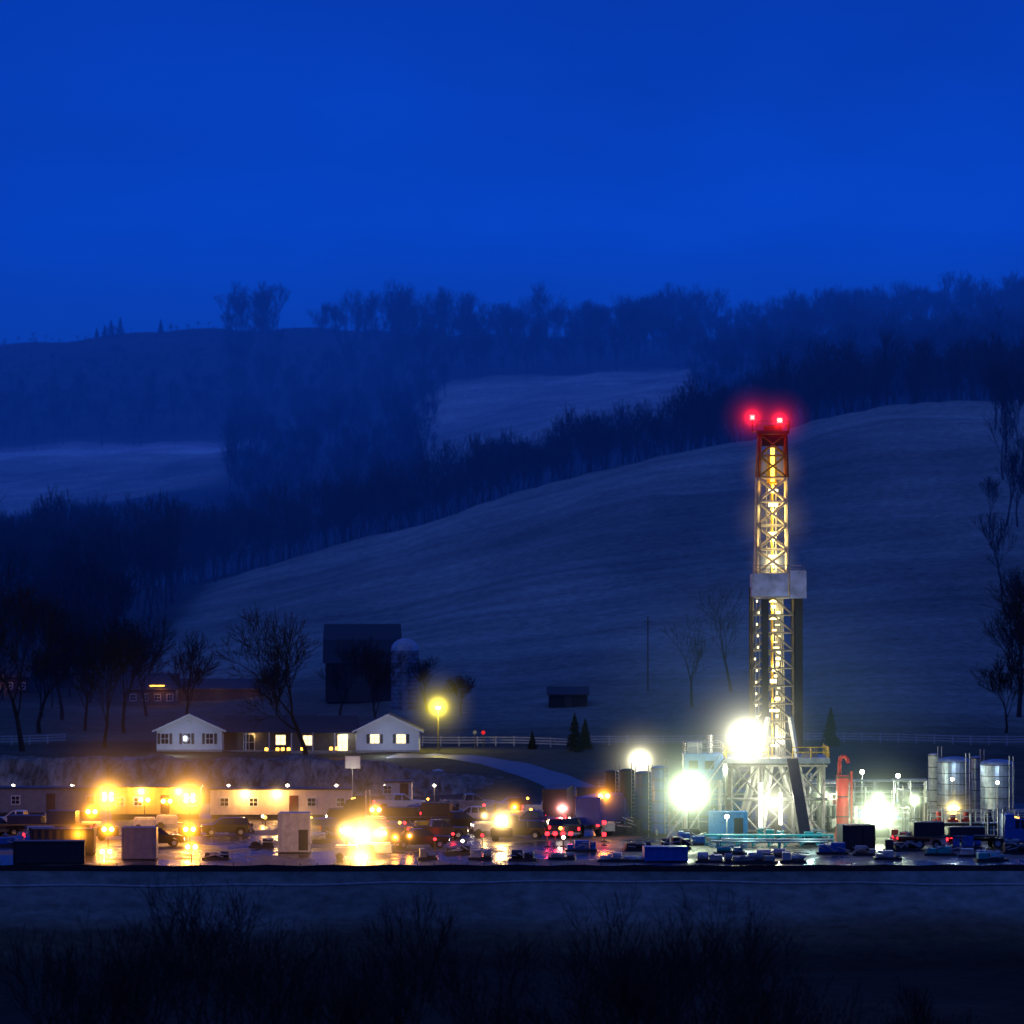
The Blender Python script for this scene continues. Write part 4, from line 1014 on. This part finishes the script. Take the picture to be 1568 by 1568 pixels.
def pickup(b, r, rz, mat, kind='pickup', lights=True):
    x = X(b, r); g = group({'pickup': 'pickup_truck', 'suv': 'parked_suv', 'car': 'parked_car'}[kind], x, r, .02, rz)
    wd = 1.95
    if kind == 'pickup':
        pr = [(2.85, .45), (2.9, .95), (2.75, 1.12), (1.3, 1.22), (-.75, 1.22), (-.8, 1.28), (-2.75, 1.28), (-2.8, .5)] + [(p, q) for p, q in reversed(arch(-1.8, .52))] + [(p, q) for p, q in reversed(arch(1.9, .52))]
        part(g, 'body', MB().ext(pr, -wd/2, wd/2), mat, bevel=.04); cab(g, (-.75, 1.35, -.9, .9, 1.2), (-.6, .55, -.72, .72, 1.82), mat)
        part(g, 'bed_liner', MB().box(-2.7, -.85, -.8, .8, 1.283, 1.30), black); L_ = 2.87; wx = (-1.8, 1.9)
    elif kind == 'suv':
        pr = [(2.4, .4), (2.45, .95), (2.3, 1.1), (1.1, 1.2), (-2.35, 1.2), (-2.42, .45)] + list(reversed(arch(-1.45, .5))) + list(reversed(arch(1.5, .5)))
        part(g, 'body', MB().ext(pr, -wd/2, wd/2), mat, bevel=.05); cab(g, (-2.3, 1.2, -.9, .9, 1.18), (-2.1, .45, -.72, .72, 1.75), mat); L_ = 2.42; wx = (-1.45, 1.5)
    else:
        pr = [(2.2, .35), (2.25, .7), (2.1, .85), (1.0, .98), (-1.6, 1.0), (-2.2, .92), (-2.25, .4)] + list(reversed(arch(-1.35, .42))) + list(reversed(arch(1.35, .42)))
        part(g, 'body', MB().ext(pr, -.9, .9), mat, bevel=.05); cab(g, (-1.65, 1.0, -.84, .84, .96), (-1.1, .25, -.62, .62, 1.42), mat); L_ = 2.23; wx = (-1.35, 1.35)
    wheels(g, wx, wd if kind != 'car' else 1.8, .39 if kind != 'car' else .33)
    hl = MB(); tl = MB(); z_ = .72 if kind != 'car' else .55
    for sy in (-1, 1): hl.box(L_ - .04, L_ + .05, sy * .72 - .16, sy * .72 + .16, z_, z_ + .18); tl.box(-L_ - .03, -L_ + .1, sy * .8 - .1, sy * .8 + .1, z_ + .1, z_ + .4)
    part(g, 'head_lamps', hl, head if lights else glass); part(g, 'tail_lamps', tl, tail if lights else redp)
    part(g, 'bumpers', MB().box(L_ - .05, L_ + .12, -.9, .9, .4, .6).box(-L_ - .12, -L_ + .05, -.9, .9, .42, .6), steel)
    return g
silver = paint('silver_paint', (.3, .3, .33), .3, .5); maroon = paint('maroon_paint', (.2, .02, .03), .3); navy = paint('navy_paint', (.02, .04, .16), .3); wpaint = paint('white_car_paint', (.65, .65, .65), .3, var=.08); blackp = paint('black_car_paint', (.02, .02, .022), .25)
veh = [(235, 482, 12, blackp, 'pickup'), (612, 545, 5, wpaint, 'pickup'), (30, 512, 170, wpaint, 'pickup'), (75, 485, 10, silver, 'suv'), (730, 520, 150, wpaint, 'pickup'),
       (700, 510, 20, blackp, 'pickup'), (760, 505, 190, silver, 'suv'), (820, 512, 160, navy, 'pickup'), (850, 500, 95, maroon, 'suv'), (875, 498, 88, blackp, 'pickup'), (665, 530, 100, silver, 'car'),
       (640, 525, 80, navy, 'suv'), (840, 535, 0, wpaint, 'pickup'), (900, 530, 30, blackp, 'suv'), (780, 545, 200, maroon, 'car'), (720, 545, 10, silver, 'pickup'), (345, 500, 190, blackp, 'suv'), (590, 480, 100, blackp, 'pickup'), (500, 500, 60, navy, 'suv'), (-10, 500, 20, navy, 'pickup'), (1410, 480, 160, wpaint, 'pickup'),
       (670, 495, 15, blackp, 'pickup'), (800, 495, 170, blackp, 'suv'), (640, 480, 20, blackp, 'pickup')]
for v in veh: pickup(v[0], v[1], v[2], v[3], v[4], random.random() < .6)

def semi(b, r, rz, mat, body='box', tmat=white):
    x = X(b, r); g = group({'box': 'semi_truck', 'tank': 'tanker_truck', 'flat': 'flatbed_truck'}[body], x, r, .02, rz)
    part(g, 'hood', MB().hexa((3.2, 5.0, -.95, .95, .7), (3.2, 4.8, -.85, .85, 1.9)), mat, bevel=.08)
    part(g, 'cab_body', MB().box(.9, 3.2, -1.2, 1.2, .7, 1.9), mat, bevel=.05); part(g, 'sleeper', MB().hexa((.9, 1.9, -1.2, 1.2, 1.92), (.95, 1.9, -1.15, 1.15, 3.3)), mat, bevel=.06)
    cab(g, (1.92, 3.2, -1.12, 1.12, 1.9), (1.92, 2.8, -1.02, 1.02, 2.8), mat)
    part(g, 'grille', MB().box(5.0, 5.06, -.6, .6, .8, 1.7), steel); part(g, 'bumper', MB().box(4.9, 5.25, -1.15, 1.15, .45, .75), steel)
    part(g, 'exhaust_stacks', MB().cyl((.8, -1.05, 1), (.8, -1.05, 3.8), .09).cyl((.8, 1.05, 1), (.8, 1.05, 3.8), .09), steel)
    part(g, 'chassis', MB().box(-9.5, 4.8, -.45, .45, .7, .95), darksteel)
    part(g, 'fuel_tank', MB().cyl((.9, -1.0, .75), (2.3, -1.0, .75), .3, n=14), steel)
    if body == 'box': part(g, 'trailer_box', MB().box(-9.6, .3, -1.28, 1.28, 1.15, 3.9), tmat, bevel=.04)
    elif body == 'tank': part(g, 'tank_barrel', MB().cyl((-9.4, 0, 2.1), (.2, 0, 2.1), 1.1, n=22), tmat); part(g, 'tank_walkway', MB().box(-7, -2, -.35, .35, 3.2, 3.28).rail([(-7, -.3, 3.28), (-2, -.3, 3.28)], .6), steel)
    else: part(g, 'deck', MB().box(-9.6, .3, -1.28, 1.28, 1.1, 1.25), wood); part(g, 'load', MB().box(-8, -5, -1, 1, 1.25, 2.6).box(-4.5, -1, -1.1, 1.1, 1.25, 2.1), tmat, bevel=.05)
    wheels(g, (4.1, 1.4, .2, -7.5, -8.8), 2.5, .5)
    part(g, 'marker_lamps', MB().box(-9.66, -9.61, -1.2, -.9, 1.0, 1.2).box(-9.66, -9.61, .9, 1.2, 1.0, 1.2), tail); part(g, 'roof_lamps', MB().box(2.3, 2.4, -.8, -.7, 2.9, 3.0).box(2.3, 2.4, .7, .8, 2.9, 3.0).box(2.3, 2.4, -.05, .05, 2.9, 3.0), amber)
    part(g, 'head_lamps', MB().box(5.0, 5.07, -.95, -.7, .95, 1.2).box(5.0, 5.07, .7, .95, .95, 1.2), head)
violet = paint('violet_blue_paint', (.03, .03, .28), .4); dkblue = paint('dark_blue_paint', (.012, .016, .07), .5)
semi(935, 508, 75, violet, 'box', violet); semi(860, 525, 85, maroon, 'box', darksteel); semi(575, 515, 170, darksteel, 'flat', darksteel); semi(1520, 480, 8, bluep, 'flat', darksteel)
semi(0, 500, 172, dkblue, 'flat', dkblue); semi(1015, 535, 5, darksteel, 'tank', darksteel)
for (bb, r, e) in ((838, 482, 1279), (850, 482, 1279), (862, 482, 1279), (874, 482, 1279), (925, 484, 1280), (925, 490, 1262)):
    x = X(bb, r); z = Z(e, r); g = group('warning_light', x, r, 0); part(g, 'post', MB().cyl((0, 0, 0), (0, 0, z), .05, n=8), darksteel); part(g, 'lens', MB().cyl((0, 0, z), (0, 0, z + .34), .19, n=12), tail)
    part(g, 'base', MB().box(-.3, .3, -.3, .3, 0, .1), black); light(g, 0, -.3, z + .1, (1, .02, .06), 90, .1)

g = group('silt_fence', 0, 0, 0); a = MB(); ps = MB()
for i in range(150):
    x0 = -112 + i * 1.5; z0 = .55 + .06 * math.sin(i * 1.7); z1 = .55 + .06 * math.sin((i + 1) * 1.7)
    yb = 446.9 + .3 * math.sin(i * .2); yc_ = 446.9 + .3 * math.sin((i + 1) * .2)
    a.add([(x0, yb, -.3), (x0 + 1.5, yc_, -.3), (x0 + 1.5, yc_, z1), (x0, yb, z0)], [(0, 1, 2, 3)]); ps.box(x0 - .03, x0 + .03, yb + .02, yb + .08, -.3, .75)
part(g, 'fabric', a, paint('black_fabric', (.015, .015, .018), .8)); part(g, 'stakes', ps, wood)
a = MB(); prev = None
for i in range(120):
    x0 = -112 + i * 2; yy = 444.3 + .4 * math.sin(i * .13) + .12 * math.sin(i * .9); p = (x0, yy, Hs(x0, yy) + .08)
    if prev: a.cyl(prev, p, .1, n=8, cap=False)
    prev = p
link_mesh('water_pipeline', a.V, a.Fc, greyt)

# ------------------------------------------------------------------ camera
cd = bpy.data.cameras.new('camera'); cam = bpy.data.objects.new('camera', cd); sc.collection.objects.link(cam)
cam.location = (0, 0, EYE)
cd.sensor_width = 36; cd.lens = 36 * F / 1568; cd.clip_start = .5; cd.clip_end = 12000
cam.rotation_euler = (math.radians(90) + math.atan(39 / F), 0, 0)
cd.dof.use_dof = True; cd.dof.focus_distance = 400; cd.dof.aperture_fstop = .8
sc.camera = cam
sc.view_settings.view_transform = 'Standard'; sc.view_settings.look = 'None'; sc.view_settings.exposure = 0
